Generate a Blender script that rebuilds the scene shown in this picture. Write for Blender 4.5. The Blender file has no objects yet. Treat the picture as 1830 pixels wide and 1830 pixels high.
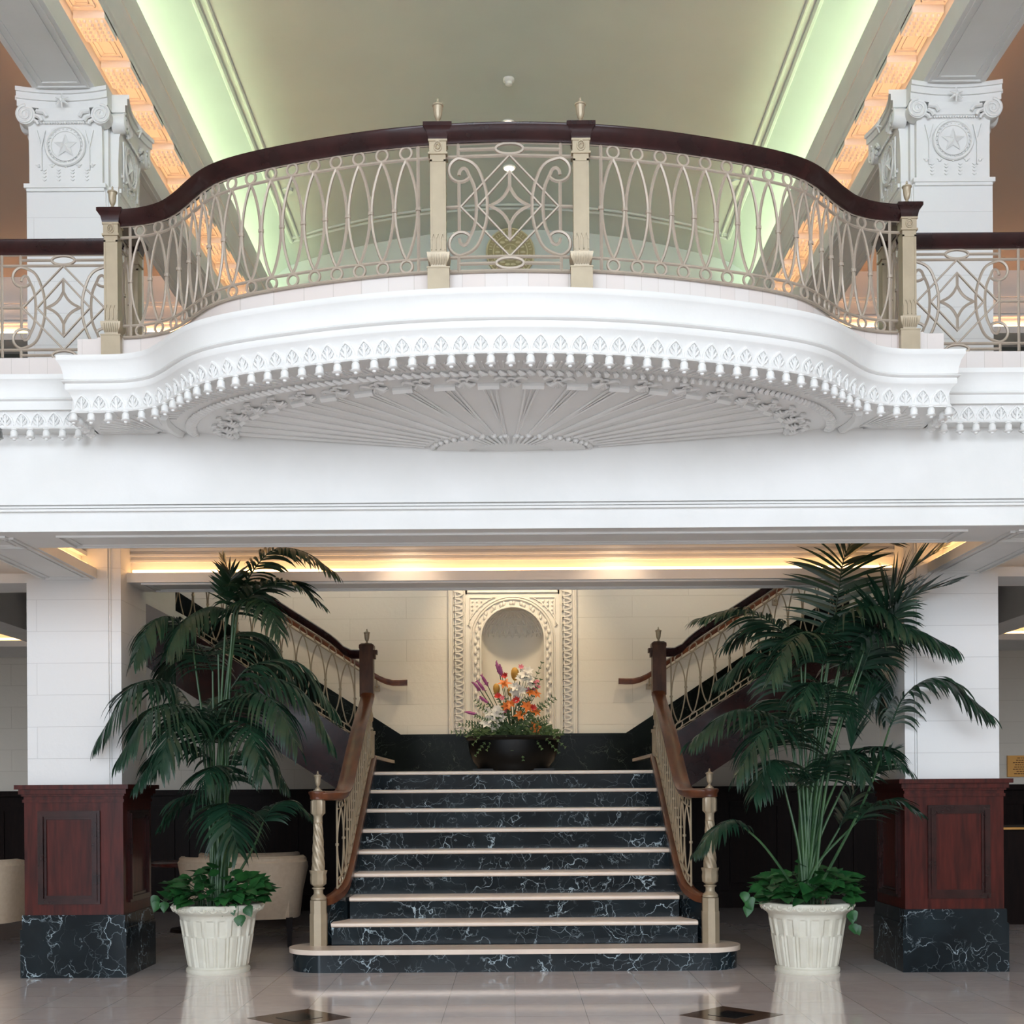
import bpy, math, random
from mathutils import Vector, Matrix
random.seed(7)
PI=math.pi; sin=math.sin; cos=math.cos
SC=bpy.context.scene; COL=SC.collection
EYE=1.295; FPX=2310.0; ROLL=0.0068; PPX=918.0; PPY=1415.0
def at(px,py,d):
    dx=px-PPX; dy=py-PPY
    return Vector(((dx*cos(ROLL)-dy*sin(ROLL))/FPX*d, d, EYE-(dx*sin(ROLL)+dy*cos(ROLL))/FPX*d))

# ------------------------------------------------------------------ materials
MATS={}
def mat(name,col,rough=.5,metal=0,spec=.5,coat=0,emit=None,estr=0):
    m=bpy.data.materials.new(name); m.use_nodes=True
    b=m.node_tree.nodes['Principled BSDF']
    b.inputs['Base Color'].default_value=(*col,1); b.inputs['Roughness'].default_value=rough
    b.inputs['Metallic'].default_value=metal; b.inputs['Specular IOR Level'].default_value=spec
    b.inputs['Coat Weight'].default_value=coat; b.inputs['Coat Roughness'].default_value=.08
    if emit: b.inputs['Emission Color'].default_value=(*emit,1); b.inputs['Emission Strength'].default_value=estr
    MATS[name]=m; return m
def nd(m,t,**k):
    n=m.node_tree.nodes.new(t)
    for a,v in k.items(): setattr(n,a,v)
    return n
def lk(m,a,b): m.node_tree.links.new(a,b)
def bs(m): return m.node_tree.nodes['Principled BSDF']
def geopos(m): return nd(m,'ShaderNodeNewGeometry').outputs['Position']
def noisy(m,c1,c2,scale=4,bump=.0,stretch=(1,1,1),detail=4,bscale=None):
    tc=geopos(m); mp=nd(m,'ShaderNodeMapping'); mp.inputs['Scale'].default_value=stretch
    lk(m,tc,mp.inputs[0]); n=nd(m,'ShaderNodeTexNoise'); n.inputs['Scale'].default_value=scale; n.inputs['Detail'].default_value=detail
    lk(m,mp.outputs[0],n.inputs['Vector'])
    r=nd(m,'ShaderNodeValToRGB'); r.color_ramp.elements[0].position=.3; r.color_ramp.elements[1].position=.7
    r.color_ramp.elements[0].color=(*c1,1); r.color_ramp.elements[1].color=(*c2,1)
    lk(m,n.outputs['Fac'],r.inputs[0]); lk(m,r.outputs[0],bs(m).inputs['Base Color'])
    if bump:
        n2=nd(m,'ShaderNodeTexNoise'); n2.inputs['Scale'].default_value=bscale or scale*5; n2.inputs['Detail'].default_value=5
        lk(m,tc,n2.inputs['Vector'])
        b=nd(m,'ShaderNodeBump'); b.inputs['Strength'].default_value=bump; b.inputs['Distance'].default_value=.01
        lk(m,n2.outputs['Fac'],b.inputs['Height']); lk(m,b.outputs[0],bs(m).inputs['Normal'])
    return r
mat('plaster',(.78,.775,.75),.6); noisy(MATS['plaster'],(.76,.755,.73),(.81,.805,.785),3,.12,bscale=25)
mat('vaultpaint',(.66,.66,.62),.75); noisy(MATS['vaultpaint'],(.57,.62,.60),(.60,.65,.63),1.5)
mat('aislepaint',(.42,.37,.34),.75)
mat('liftpaint',(.78,.73,.64),.6)
def blocks(name,c1,c2,mort,h=.23,w=1.15,zoff=0,bumpn=.35,sq=.5):
    m=mat(name,c1,.6); g=geopos(m); sx=nd(m,'ShaderNodeSeparateXYZ'); lk(m,g,sx.inputs[0])
    ad=nd(m,'ShaderNodeMath',operation='ADD'); lk(m,sx.outputs[0],ad.inputs[0]); lk(m,sx.outputs[1],ad.inputs[1])
    az=nd(m,'ShaderNodeMath',operation='ADD'); lk(m,sx.outputs[2],az.inputs[0]); az.inputs[1].default_value=zoff
    cb=nd(m,'ShaderNodeCombineXYZ'); lk(m,ad.outputs[0],cb.inputs[0]); lk(m,az.outputs[0],cb.inputs[1])
    br=nd(m,'ShaderNodeTexBrick'); br.offset=sq; br.inputs['Scale'].default_value=1
    br.inputs['Brick Width'].default_value=w; br.inputs['Row Height'].default_value=h; br.inputs['Mortar Size'].default_value=.0022
    br.inputs['Mortar Smooth'].default_value=.6; br.inputs['Bias'].default_value=0
    for k,c in (('Color1',c1),('Color2',c2),('Mortar',mort)): br.inputs[k].default_value=(*c,1)
    lk(m,cb.outputs[0],br.inputs['Vector']); lk(m,br.outputs['Color'],bs(m).inputs['Base Color'])
    n2=nd(m,'ShaderNodeTexNoise'); n2.inputs['Scale'].default_value=22; n2.inputs['Detail'].default_value=6; lk(m,g,n2.inputs['Vector'])
    mm=nd(m,'ShaderNodeMath',operation='MULTIPLY_ADD'); lk(m,br.outputs['Fac'],mm.inputs[0]); mm.inputs[1].default_value=-1.0
    m3=nd(m,'ShaderNodeMath',operation='MULTIPLY'); lk(m,n2.outputs['Fac'],m3.inputs[0]); m3.inputs[1].default_value=.5
    lk(m,m3.outputs[0],mm.inputs[2])
    b=nd(m,'ShaderNodeBump'); b.inputs['Strength'].default_value=bumpn; b.inputs['Distance'].default_value=.012
    lk(m,mm.outputs[0],b.inputs['Height']); lk(m,b.outputs[0],bs(m).inputs['Normal']); return m
blocks('stone_white',(.77,.765,.75),(.79,.785,.77),(.62,.61,.6),h=.226,w=2.9,zoff=.03)
blocks('stone_cream',(.74,.69,.6),(.76,.71,.62),(.6,.55,.46),h=.237,w=1.25,zoff=.1,bumpn=.5)
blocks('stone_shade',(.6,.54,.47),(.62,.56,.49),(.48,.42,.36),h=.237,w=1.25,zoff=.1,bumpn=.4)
blocks('curbtile',(.72,.64,.6),(.74,.69,.66),(.6,.54,.5),h=.4,w=.105,zoff=0,bumpn=.1,sq=0)
def marble(name,base,base2,vein,rough=.12,amt=.5,scale=1.0):
    m=mat(name,base,rough,spec=.4); g=geopos(m)
    nz=nd(m,'ShaderNodeTexNoise'); nz.inputs['Scale'].default_value=3*scale; nz.inputs['Detail'].default_value=5; lk(m,g,nz.inputs['Vector'])
    mx=nd(m,'ShaderNodeMix',data_type='RGBA'); mx.blend_type='MIX'; mx.inputs[0].default_value=.42
    lk(m,g,mx.inputs[6]); lk(m,nz.outputs['Color'],mx.inputs[7])
    def veins(sc,lo,hi):
        v=nd(m,'ShaderNodeTexVoronoi',feature='DISTANCE_TO_EDGE'); v.inputs['Scale'].default_value=sc; lk(m,mx.outputs[2],v.inputs['Vector'])
        r=nd(m,'ShaderNodeMapRange'); r.inputs[1].default_value=lo; r.inputs[2].default_value=hi; r.inputs[3].default_value=1; r.inputs[4].default_value=0
        lk(m,v.outputs['Distance'],r.inputs[0]); return r
    v1=veins(4.6*scale,0,.012); v2=veins(12*scale,0,.02)
    n2=nd(m,'ShaderNodeTexNoise'); n2.inputs['Scale'].default_value=4.5*scale; n2.inputs['Detail'].default_value=3; lk(m,g,n2.inputs['Vector'])
    r2=nd(m,'ShaderNodeMapRange'); r2.inputs[1].default_value=.42; r2.inputs[2].default_value=.62; lk(m,n2.outputs['Fac'],r2.inputs[0])
    a=nd(m,'ShaderNodeMath',operation='MULTIPLY_ADD'); lk(m,v2.outputs[0],a.inputs[0]); a.inputs[1].default_value=.4; lk(m,v1.outputs[0],a.inputs[2])
    b=nd(m,'ShaderNodeMath',operation='MULTIPLY'); lk(m,a.outputs[0],b.inputs[0]); lk(m,r2.outputs[0],b.inputs[1])
    c=nd(m,'ShaderNodeMath',operation='MULTIPLY',use_clamp=True); lk(m,b.outputs[0],c.inputs[0]); c.inputs[1].default_value=amt
    n3=nd(m,'ShaderNodeTexNoise'); n3.inputs['Scale'].default_value=2.2*scale; n3.inputs['Detail'].default_value=8; lk(m,g,n3.inputs['Vector'])
    rr=nd(m,'ShaderNodeValToRGB'); rr.color_ramp.elements[0].position=.42; rr.color_ramp.elements[1].position=.72
    rr.color_ramp.elements[0].color=(*base,1); rr.color_ramp.elements[1].color=(*base2,1); lk(m,n3.outputs['Fac'],rr.inputs[0])
    mz=nd(m,'ShaderNodeMix',data_type='RGBA'); lk(m,c.outputs[0],mz.inputs[0]); lk(m,rr.outputs[0],mz.inputs[6]); mz.inputs[7].default_value=(*vein,1)
    lk(m,mz.outputs[2],bs(m).inputs['Base Color']); return m
marble('blackmarble',(.004,.008,.011),(.013,.022,.028),(.42,.52,.57),.14,1.3,1.0)
marble('greenmarble',(.0025,.004,.003),(.006,.010,.007),(.16,.20,.16),.2,.4,1.0)
mat('tread',(.74,.62,.52),.3,coat=.2); noisy(MATS['tread'],(.70,.58,.49),(.80,.68,.57),6)
def wood(name,a,b,rough=.3,st=(14,14,1.5),coat=.3):
    m=mat(name,a,rough,coat=coat); noisy(m,a,b,2.5,stretch=st,detail=6); return m
wood('mahogany',(.028,.0035,.0025),(.085,.011,.007),.3,coat=.1)
wood('mahogany_lit',(.09,.022,.014),(.17,.045,.025),.3)
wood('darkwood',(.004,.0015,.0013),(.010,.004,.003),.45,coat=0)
wood('railwood',(.014,.0035,.0035),(.035,.008,.007),.22,st=(3,3,3),coat=.1)
wood('railwood2',(.07,.018,.007),(.16,.05,.018),.3,st=(6,2,3),coat=.1)
mat('bronze',(.53,.44,.35),.42,metal=.15); noisy(MATS['bronze'],(.40,.33,.265),(.46,.385,.31),9)
mat('newelpaint',(.56,.45,.31),.38,metal=.2); noisy(MATS['newelpaint'],(.37,.30,.205),(.43,.35,.24),9)
mat('goldlight',(.62,.56,.36),.5); mat('gold',(.40,.34,.19),.5,metal=.2); mat('brass',(.55,.30,.09),.35,metal=.7); mat('etched',(.16,.07,.02),.6)
mat('planterstone',(.72,.69,.58),.6); noisy(MATS['planterstone'],(.66,.63,.52),(.76,.74,.64),7,.1)
mat('soil',(.03,.02,.012),.9)
mat('upholstery',(.58,.45,.32),.85); noisy(MATS['upholstery'],(.55,.42,.3),(.61,.48,.35),30)
mat('frond',(.012,.05,.026),.34,spec=.5); noisy(MATS['frond'],(.005,.024,.014),(.016,.055,.028),5)
mat('stem',(.03,.09,.035),.45); noisy(MATS['stem'],(.02,.065,.026),(.05,.12,.04),6)
mat('pothos',(.012,.075,.022),.3); noisy(MATS['pothos'],(.01,.06,.018),(.03,.12,.03),14)
mat('palmtrunk',(.2,.13,.09),.9)
mat('fern',(.05,.11,.03),.6); noisy(MATS['fern'],(.025,.07,.02),(.10,.16,.05),12)
mat('lilyorange',(.85,.22,.03),.5); mat('white_petal',(.85,.8,.72),.5); mat('pinkpetal',(.75,.18,.25),.5)
mat('redpetal',(.6,.04,.03),.5); mat('purplepetal',(.42,.10,.28),.6); mat('yellowcone',(.62,.33,.06),.6)
mat('lacquer',(.004,.004,.004),.4,spec=.2)
mat('whiteplastic',(.8,.79,.76),.4)
mat('greenglow',(1,1,1),.5,emit=(.84,1.0,.60),estr=24)
mat('warmglow',(1,1,1),.5,emit=(1.0,.46,.18),estr=15)
mat('warmglow2',(1,1,1),.5,emit=(1.0,.52,.2),estr=6)
mat('bulb',(1,1,1),.5,emit=(1.0,.84,.64),estr=3)
mat('inlay_brown',(.10,.055,.035),.12,coat=.3); mat('inlay_black',(.012,.012,.014),.1,coat=.3)
for q_,v_ in(('greenmarble',.06),('darkwood',.10),('mahogany',.2),('railwood',.3)): bs(MATS[q_]).inputs['Specular IOR Level'].default_value=v_
mat('capwood',(.05,.018,.008),.42,spec=.2); noisy(MATS['capwood'],(.035,.012,.005),(.085,.032,.012),3,stretch=(6,6,2))
bs(MATS['blackmarble']).inputs['Specular IOR Level'].default_value=.22; bs(MATS['pothos']).inputs['Specular IOR Level'].default_value=.2
# polished floor
m=mat('floorstone',(.5,.42,.36),.09,spec=.7,coat=.5); g=geopos(m)
mp=nd(m,'ShaderNodeMapping'); mp.inputs['Location'].default_value=(0.0,-(9.13-.42*21),0); lk(m,g,mp.inputs[0])
br=nd(m,'ShaderNodeTexBrick'); br.offset=0; br.squash=1; br.inputs['Scale'].default_value=1
br.inputs['Brick Width'].default_value=.415; br.inputs['Row Height'].default_value=.42; br.inputs['Mortar Size'].default_value=.0022; br.inputs['Mortar Smooth'].default_value=.3
br.inputs['Color1'].default_value=(.88,.77,.74,1); br.inputs['Color2'].default_value=(.92,.84,.81,1); br.inputs['Mortar'].default_value=(.42,.36,.33,1)
lk(m,mp.outputs[0],br.inputs['Vector'])
nz=nd(m,'ShaderNodeTexNoise'); nz.inputs['Scale'].default_value=5; nz.inputs['Detail'].default_value=8; nz.inputs['Distortion'].default_value=1.5; lk(m,g,nz.inputs['Vector'])
mx=nd(m,'ShaderNodeMix',data_type='RGBA'); mx.blend_type='MULTIPLY'; mx.inputs[0].default_value=.22
lk(m,br.outputs['Color'],mx.inputs[6]); lk(m,nz.outputs['Fac'],mx.inputs[7]); lk(m,mx.outputs[2],bs(m).inputs['Base Color'])

# ------------------------------------------------------------------ mesh builder
class MB:
    def __init__(s): s.v=[]; s.f=[]
    def add(s,vs,fs):
        o=len(s.v); s.v+= [tuple(p) for p in vs]; s.f+=[tuple(i+o for i in f) for f in fs]; return s
    def box(s,x0,x1,y0,y1,z0,z1):
        vs=[(x,y,z) for z in(z0,z1) for y in(y0,y1) for x in(x0,x1)]
        return s.add(vs,[(0,2,3,1),(4,5,7,6),(0,1,5,4),(2,6,7,3),(0,4,6,2),(1,3,7,5)])
    def grid(s,rows,cu=False,cv=False,cap=False):
        n=len(rows); k=len(rows[0]); vs=[p for r in rows for p in r]; fs=[]
        for i in range(n-(0 if cu else 1)):
            for j in range(k-(0 if cv else 1)):
                a=i*k+j; b=i*k+(j+1)%k; c=((i+1)%n)*k+(j+1)%k; d=((i+1)%n)*k+j
                fs.append((a,b,c,d))
        if cap: fs.append(tuple(range(k))[::-1]); fs.append(tuple(range((n-1)*k,n*k)))
        return s.add(vs,fs)
    def tube(s,pts,r,n=6,cap=True,closed=False,sq=False):
        pts=[Vector(p) for p in pts]; rows=[]; N=len(pts)
        rr=r if isinstance(r,(list,tuple)) else [r]*N
        ref=None; fixed=None
        if closed:
            fixed=Vector((0,0,0))
            for i in range(N): fixed+=pts[i-1].cross(pts[i])
            fixed=fixed.normalized() if fixed.length>1e-9 else None
            if fixed is not None:
                c0=sum(pts,Vector((0,0,0)))/N; fixed=Vector((0,0,0))
                for i in range(N): fixed+=(pts[i-1]-c0).cross(pts[i]-c0)
                fixed.normalize()
        for i,p in enumerate(pts):
            t=(pts[(i+1)%N]-pts[i-1]) if closed else (pts[min(i+1,N-1)]-pts[max(i-1,0)])
            if t.length<1e-9: t=Vector((0,0,1))
            t.normalize()
            if ref is None: ref=Vector((0,0,1)) if abs(t.z)<.9 else Vector((0,1,0))
            if fixed is not None: ref=fixed
            u=ref-t*ref.dot(t)
            if u.length<1e-6: u=Vector((1,0,0))-t*t.x
            u.normalize(); ref=u; w=t.cross(u)
            rows.append([p+(u*cos(2*PI*(k+.5)/n)+w*sin(2*PI*(k+.5)/n))*rr[i] for k in range(n)])
        return s.grid(rows,cu=closed,cv=True,cap=cap and not closed)
    def lathe(s,prof,c=(0,0,0),n=24,fn=None,ax=None):
        c=Vector(c); rows=[]
        for r,z in prof:
            rows.append([c+Vector(((r+(fn(2*PI*k/n,z) if fn else 0))*cos(2*PI*k/n),(r+(fn(2*PI*k/n,z) if fn else 0))*sin(2*PI*k/n),z)) for k in range(n)])
        return s.grid(rows,cv=True,cap=True)
    def ext(s,poly,a,b,fn):
        # polygon (2D) extruded between a and b; fn(u,v,w)->3D
        n=len(poly); vs=[fn(u,v,a) for u,v in poly]+[fn(u,v,b) for u,v in poly]
        fs=[tuple(range(n))[::-1],tuple(range(n,2*n))]+[(i,(i+1)%n,n+(i+1)%n,n+i) for i in range(n)]
        return s.add(vs,fs)
    def sweep(s,path,norm,prof,cap=True,closedprof=True):
        # path: points; norm: horizontal outward normals; prof: (o,z)
        rows=[[Vector((p[0]+n[0]*o,p[1]+n[1]*o,(p[2] if len(p)>2 else 0)+z)) for o,z in prof] for p,n in zip(path,norm)]
        return s.grid(rows,cv=closedprof,cap=cap and closedprof)
    def sphere(s,c,r,n=8,sc=(1,1,1)):
        c=Vector(c); rows=[[c+Vector((r*sc[0]*sin(PI*i/n)*cos(2*PI*k/n),r*sc[1]*sin(PI*i/n)*sin(2*PI*k/n),r*sc[2]*cos(PI*i/n))) for k in range(n)] for i in range(1,n)]
        return s.grid(rows,cv=True,cap=True)
    def xf(s,M):
        s.v=[tuple(M@Vector(p)) for p in s.v]; return s
    def merge(s,o): return s.add(o.v,o.f)
    def build(s,name,m,parent=None,ang=38,label=None,origin=None):
        me=bpy.data.meshes.new(name)
        vs=s.v
        if origin is not None: vs=[(p[0]-origin[0],p[1]-origin[1],p[2]-origin[2]) for p in vs]
        me.from_pydata(vs,[],s.f); me.update()
        import bmesh
        bm=bmesh.new(); bm.from_mesh(me); bmesh.ops.recalc_face_normals(bm,faces=bm.faces); bm.to_mesh(me); bm.free()
        me.polygons.foreach_set('use_smooth',[True]*len(me.polygons)); me.set_sharp_from_angle(angle=math.radians(ang))
        o=bpy.data.objects.new(name,me); COL.objects.link(o)
        if origin is not None: o.location=origin
        ml=m if isinstance(m,list) else [m]
        for q in ml: me.materials.append(MATS[q])
        if parent is not None:
            o.parent=parent
            w=(o.location if origin is not None else Vector((0,0,0)))-wloc(parent)
            o.location=w
        if label: o['label']=label
        return o
def wloc(o):
    p=Vector(o.location)
    while o.parent is not None: o=o.parent; p+=Vector(o.location)
    return p
def tag(o,label=None,cat=None,group=None,kind=None):
    if label:o['label']=label
    if cat:o['category']=cat
    if group:o['group']=group
    if kind:o['kind']=kind
    return o
def thing(name,label,cat,loc=(0,0,0),group=None):
    o=bpy.data.objects.new(name,None); o.empty_display_size=.1; COL.objects.link(o); o.location=loc; return tag(o,label,cat,group)
def struct(name,mb,m,label=None,cat=None,ang=38):
    o=mb.build(name,m,ang=ang); o['kind']='structure'
    return tag(o,label or name.replace('_',' '),cat)
def copy_tree(o,parent=None,label=None):
    c=o.copy(); COL.objects.link(c)
    if parent: c.parent=parent
    if label: c['label']=label
    for ch in [x for x in o.children]: copy_tree(ch,c)
    return c
def spline(P,n):
    # Catmull-Rom through points, resampled evenly to n points
    P=[Vector(p) for p in P]; Q=[P[0]*2-P[1]]+P+[P[-1]*2-P[-2]]; out=[]
    for i in range(1,len(Q)-2):
        a,b,c,d=Q[i-1:i+3]
        for k in range(24):
            t=k/24; out.append(.5*((2*b)+(c-a)*t+(2*a-5*b+4*c-d)*t*t+(3*b-a-3*c+d)*t**3))
    out.append(P[-1]); return resample(out,n)
def resample(out,n):
    L=[0]
    for i in range(1,len(out)): L.append(L[-1]+(out[i]-out[i-1]).length)
    res=[]; j=0
    for k in range(n):
        s=L[-1]*k/(n-1)
        while j<len(L)-2 and L[j+1]<s: j+=1
        seg=L[j+1]-L[j] or 1; res.append(out[j].lerp(out[j+1],(s-L[j])/seg))
    return res
def length(P): return sum((P[i+1]-P[i]).length for i in range(len(P)-1))
def normals(P,side=1):
    N=[]
    for i in range(len(P)):
        t=P[min(i+1,len(P)-1)]-P[max(i-1,0)]; t=Vector((t.x,t.y)).normalized(); N.append(Vector((t.y,-t.x))*side)
    return N
def offset(P,N,o): return [Vector((p.x+n.x*o,p.y+n.y*o,p.z if len(p)>2 else 0)) for p,n in zip(P,N)]

# ------------------------------------------------------------------ camera
cam=bpy.data.cameras.new('camera'); co=bpy.data.objects.new('camera',cam); COL.objects.link(co)
co.location=(0,0,EYE)
R=Matrix(((cos(ROLL),sin(ROLL),0),(0,0,-1),(-sin(ROLL),cos(ROLL),0)))
co.rotation_euler=R.to_euler()
cam.sensor_width=36; cam.sensor_fit='HORIZONTAL'; cam.lens=FPX/1830*36
cam.shift_x=-(PPX-915)/1830; cam.shift_y=(PPY-915)/1830
cam.clip_end=200; SC.camera=co

def E(z): return EYE+z
# ------------------------------------------------------------------ floor and back of the room
fl=struct('floor',MB().box(-9,9,-9,15.5,-.2,0),'floorstone','polished cream marble tile floor','floor')
for sx in(-1,1):
    c=(sx*1.245,7.45)
    for r,mm,z in((.30,'inlay_brown',.002),(.135,'inlay_black',.004)):
        b=MB(); b.ext([(r,0),(0,r),(-r,0),(0,-r)],-.02,z,lambda u,v,w:(c[0]+u,c[1]+v,w)); b.build('floor_inlay',mm,fl)
BY=14.3
# back wall of the stair well with the opening for the niche
NW=.345; NS=2.985; NB=1.6
def wallpoly():
    pass
b=MB()
b.box(-9,-.70,BY,BY+.3,0,5.6); b.box(.70,9,BY,BY+.3,0,5.6); b.box(-.70,.70,BY,BY+.3,3.62,5.6); b.box(-.70,.70,BY,BY+.3,0,1.7)
struct('wall_back',b,'stone_cream','cream block wall behind the staircase landing','wall')
b=MB(); b.box(-9.2,-9,-9,16,0,9); struct('wall_left',b,'stone_shade','side wall','wall')
b=MB(); b.box(9,9.2,-9,16,0,9); struct('wall_right',b,'stone_shade','side wall','wall')

# niche surround
ni=thing('wall_niche','carved cream arched niche with shell half dome in the back wall above the landing','niche',(0,BY,1.9))
b=MB()
# front face plate with arched hole (strip between arch and rectangle)
seg=24; hole=[(-NW,1.7)]+[(-NW*cos(PI*k/seg),NS+NW*sin(PI*k/seg)) for k in range(seg+1)]+[(NW,1.7)]
def outer(p):
    x,z=p
    if z<=NS: return (math.copysign(.52,x),z)
    a=math.atan2(z-NS,x); k=min(.52/max(abs(cos(a)),1e-6),.50/max(sin(a),1e-6)); return (k*cos(a),NS+k*sin(a))
rows=[[(p[0],BY-.015,p[1]) for p in hole],[(outer(p)[0],BY-.015,outer(p)[1]) for p in hole],[(outer(p)[0],BY+.1,outer(p)[1]) for p in hole]]
b.grid(rows)
b.box(-.70,-.50,BY-.01,BY+.2,1.7,3.62); b.box(.50,.70,BY-.01,BY+.2,1.7,3.62); b.box(-.52,.52,BY-.01,BY+.2,NS+.495,3.62)
b.build('face_panel','liftpaint',ni)
b=MB()
# niche interior: half cylinder and quarter sphere
ks=20
rows=[[(-NW*cos(PI*k/ks),BY-.01+NW*.95*sin(PI*k/ks),z) for k in range(ks+1)] for z in (1.7,2.3,NS)]
for j in range(1,13):
    a=PI/2*j/12; r=NW*cos(a)
    rows.append([(-r*cos(PI*k/ks),BY-.01+r*.95*sin(PI*k/ks),NS+NW*sin(a)) for k in range(ks+1)])
b.grid(rows); b.build('recess','liftpaint',ni)
b=MB()
for j,a0 in enumerate([.25,.55,.85,1.1]):
    r=NW*cos(a0)*.985; b.tube([(-r*cos(PI*k/24),BY-.01+r*.93*sin(PI*k/24),NS+NW*.985*sin(a0)) for k in range(1,24)],.008,5)
for k in range(1,14):
    for sg in(-1,1):
        pts=[]
        for i in range(9):
            a=.15+i*1.1/8; ph=PI*k/14+sg*.42*i/8
            if 0.05<ph<PI-.05:
                r=NW*cos(a)*.985; pts.append((-r*cos(ph),BY-.01+r*.93*sin(ph),NS+NW*.985*sin(a)))
        if len(pts)>2: b.tube(pts,.009,5)
b.build('shell_ribs','liftpaint',ni)
b=MB()
def arch(r): return [(-r,BY-.02,1.93)]+[(-r*cos(PI*k/32),BY-.02,NS+r*sin(PI*k/32)) for k in range(33)]+[(r,BY-.02,1.93)]
for r,t in((NW+.01,.014),(NW+.095,.012),(NW+.12,.007)): b.tube(arch(r),t,6)
b.build('arch_moulding','liftpaint',ni)
b=MB()
L=resample([Vector(p) for p in arch(NW+.052)],60)
for i,p in enumerate(L):
    s=1 if i%2 else -1; b.sphere(p+Vector((.012*s,0,0)),.017,6,(1.2 if i%5 else .8,.9,1.6))
b.build('leaf_scroll','liftpaint',ni)
b=MB()
for sx in(-1,1):
    for x,t in((.70,.012),(.655,.006),(.545,.006),(.53,.008)): b.tube([(sx*x,BY-.020,1.93),(sx*x,BY-.020,3.60)],t,6)
    z=1.96
    while z<3.55:
        b.tube([(sx*.6+.032*cos(a),BY-.022,z+.032*sin(a)) for a in [2*PI*k/14 for k in range(14)]],.009,4,closed=True)
        b.tube([(sx*.6+.05*sin(2*PI*q/12-PI/2),BY-.026,z-.045+.09*q/12) for q in range(13)],.010,4)
        z+=.076
    # spandrel triangles
    q=[(sx*.46,3.44),(sx*.20,3.44)]+[(sx*(.46*cos(a)),NS+.46*sin(a)) for a in [PI/2-.55-k*.1 for k in range(8)]]
    b.tube([(sx*.19,BY-.02,3.44),(sx*.47,BY-.02,3.44),(sx*.47,BY-.02,3.12)]+[(sx*.52*cos(a),BY-.02,NS+.5*sin(a)) for a in [.32,.5,.7,.9,1.05,1.15]],.007,5,closed=True)
    for dx in range(4):
        for dz in range(4-dx): b.sphere((sx*(.44-.05*dx),BY-.015,3.40-.045*dz),.016,5)
b.tube([(-.5,BY-.02,3.50),(.5,BY-.02,3.50)],.010,6)
b.build('frame_ornament','liftpaint',ni)

# black green dado on the back wall following the side flights
SL=.65
def dtop(x): return 1.93+SL*max(0,abs(x)-1.24)
b=MB()
for sx in(-1,1):
    b.ext([(0,1.30),(1.24,1.30),(4.6,1.30+.0),(4.6,dtop(4.6)),(1.24,1.93),(0,1.93)],BY-.05,BY-.001,lambda u,v,w,sx=sx:(sx*u,w,v if not(u==4.6 and v==1.30) else 1.30+SL*3.0))
    b.ext([(0,1.90),(1.23,1.90),(4.6,dtop(4.6)-.03),(4.6,dtop(4.6)+.005),(1.24,1.935),(0,1.935)],BY-.065,BY-.05,lambda u,v,w,sx=sx:(sx*u,w,v))
struct('baseboard_back',b,'greenmarble','dark green marble dado behind the landing','dado')

# lower wainscot on the back wall (rest of width)
b=MB()
for sx in(-1,1):
    x0,x1=(1.6,8.9)
    def bx(a,c,y0,y1,z0,z1): b.box(min(sx*a,sx*c),max(sx*a,sx*c),y0,y1,z0,z1)
    bx(x0,x1,BY-.04,BY-.001,0,1.28); bx(x0,x1,BY-.10,BY-.001,1.28,1.34); bx(x0,x1,BY-.06,BY-.001,0,.18)
    x=x0+.1
    while x<x1-.6:
        bx(x,x+.05,BY-.06,BY-.03,.25,1.15); bx(x+.52,x+.57,BY-.06,BY-.03,.25,1.15); bx(x,x+.57,BY-.062,BY-.03,1.12,1.17); bx(x,x+.57,BY-.062,BY-.03,.22,.27)
        x+=.68
struct('trim_1',b,'darkwood','dark mahogany wainscot on the far wall','wainscot')

# ------------------------------------------------------------------ lower beams and coffers
ZB=2.83
def lines_box(b,x0,x1,y0,y1,z,t=.012):
    # raised rectangular moulding under a soffit
    for k,h in((0,.012),(.05,.007)):
        a0,a1,c0,c1=x0+k,x1-k,y0+k,y1-k
        b.box(a0,a1,c0,c0+t,z-h,z); b.box(a0,a1,c1-t,c1,z-h,z); b.box(a0,a0+t,c0+t,c1-t,z-h,z); b.box(a1-t,a1,c0+t,c1-t,z-h,z)
# front fascia wall and beam
FY=7.55
b=MB()
b.box(-8,8,FY,8.03,ZB,3.60)
b.box(-8,8,FY-.012,FY,ZB,2.895); b.box(-8,8,FY-.028,FY,2.945,2.958); b.box(-8,8,FY-.016,FY,2.966,2.976); b.box(-8,8,FY-.024,FY,2.984,2.996)
for x0,x1 in((-2.7,2.7),(-8,-3.0),(3.0,8)): lines_box(b,x0,x1,FY+.10,8.0,ZB)
struct('wall_front',b,'plaster','white plaster beam wall carrying the balcony','wall')
b=MB()
b.box(-8,8,9.36,9.80,ZB,ZB+.07); b.box(-8,8,9.46,9.7,ZB+.03,3.40)
lines_box(b,-2.7,2.7,9.4,9.76,ZB)
for k,(z,o) in enumerate(((2.99,.018),(3.03,.03),(3.07,.018),(3.2,.012),(3.235,.02),(3.32,.03))): b.box(-2.79,2.79,9.46-o,9.47,z,z+.016)
struct('trim_2',b,'plaster','white plaster beam between the columns','beam')
b=MB()
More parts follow.
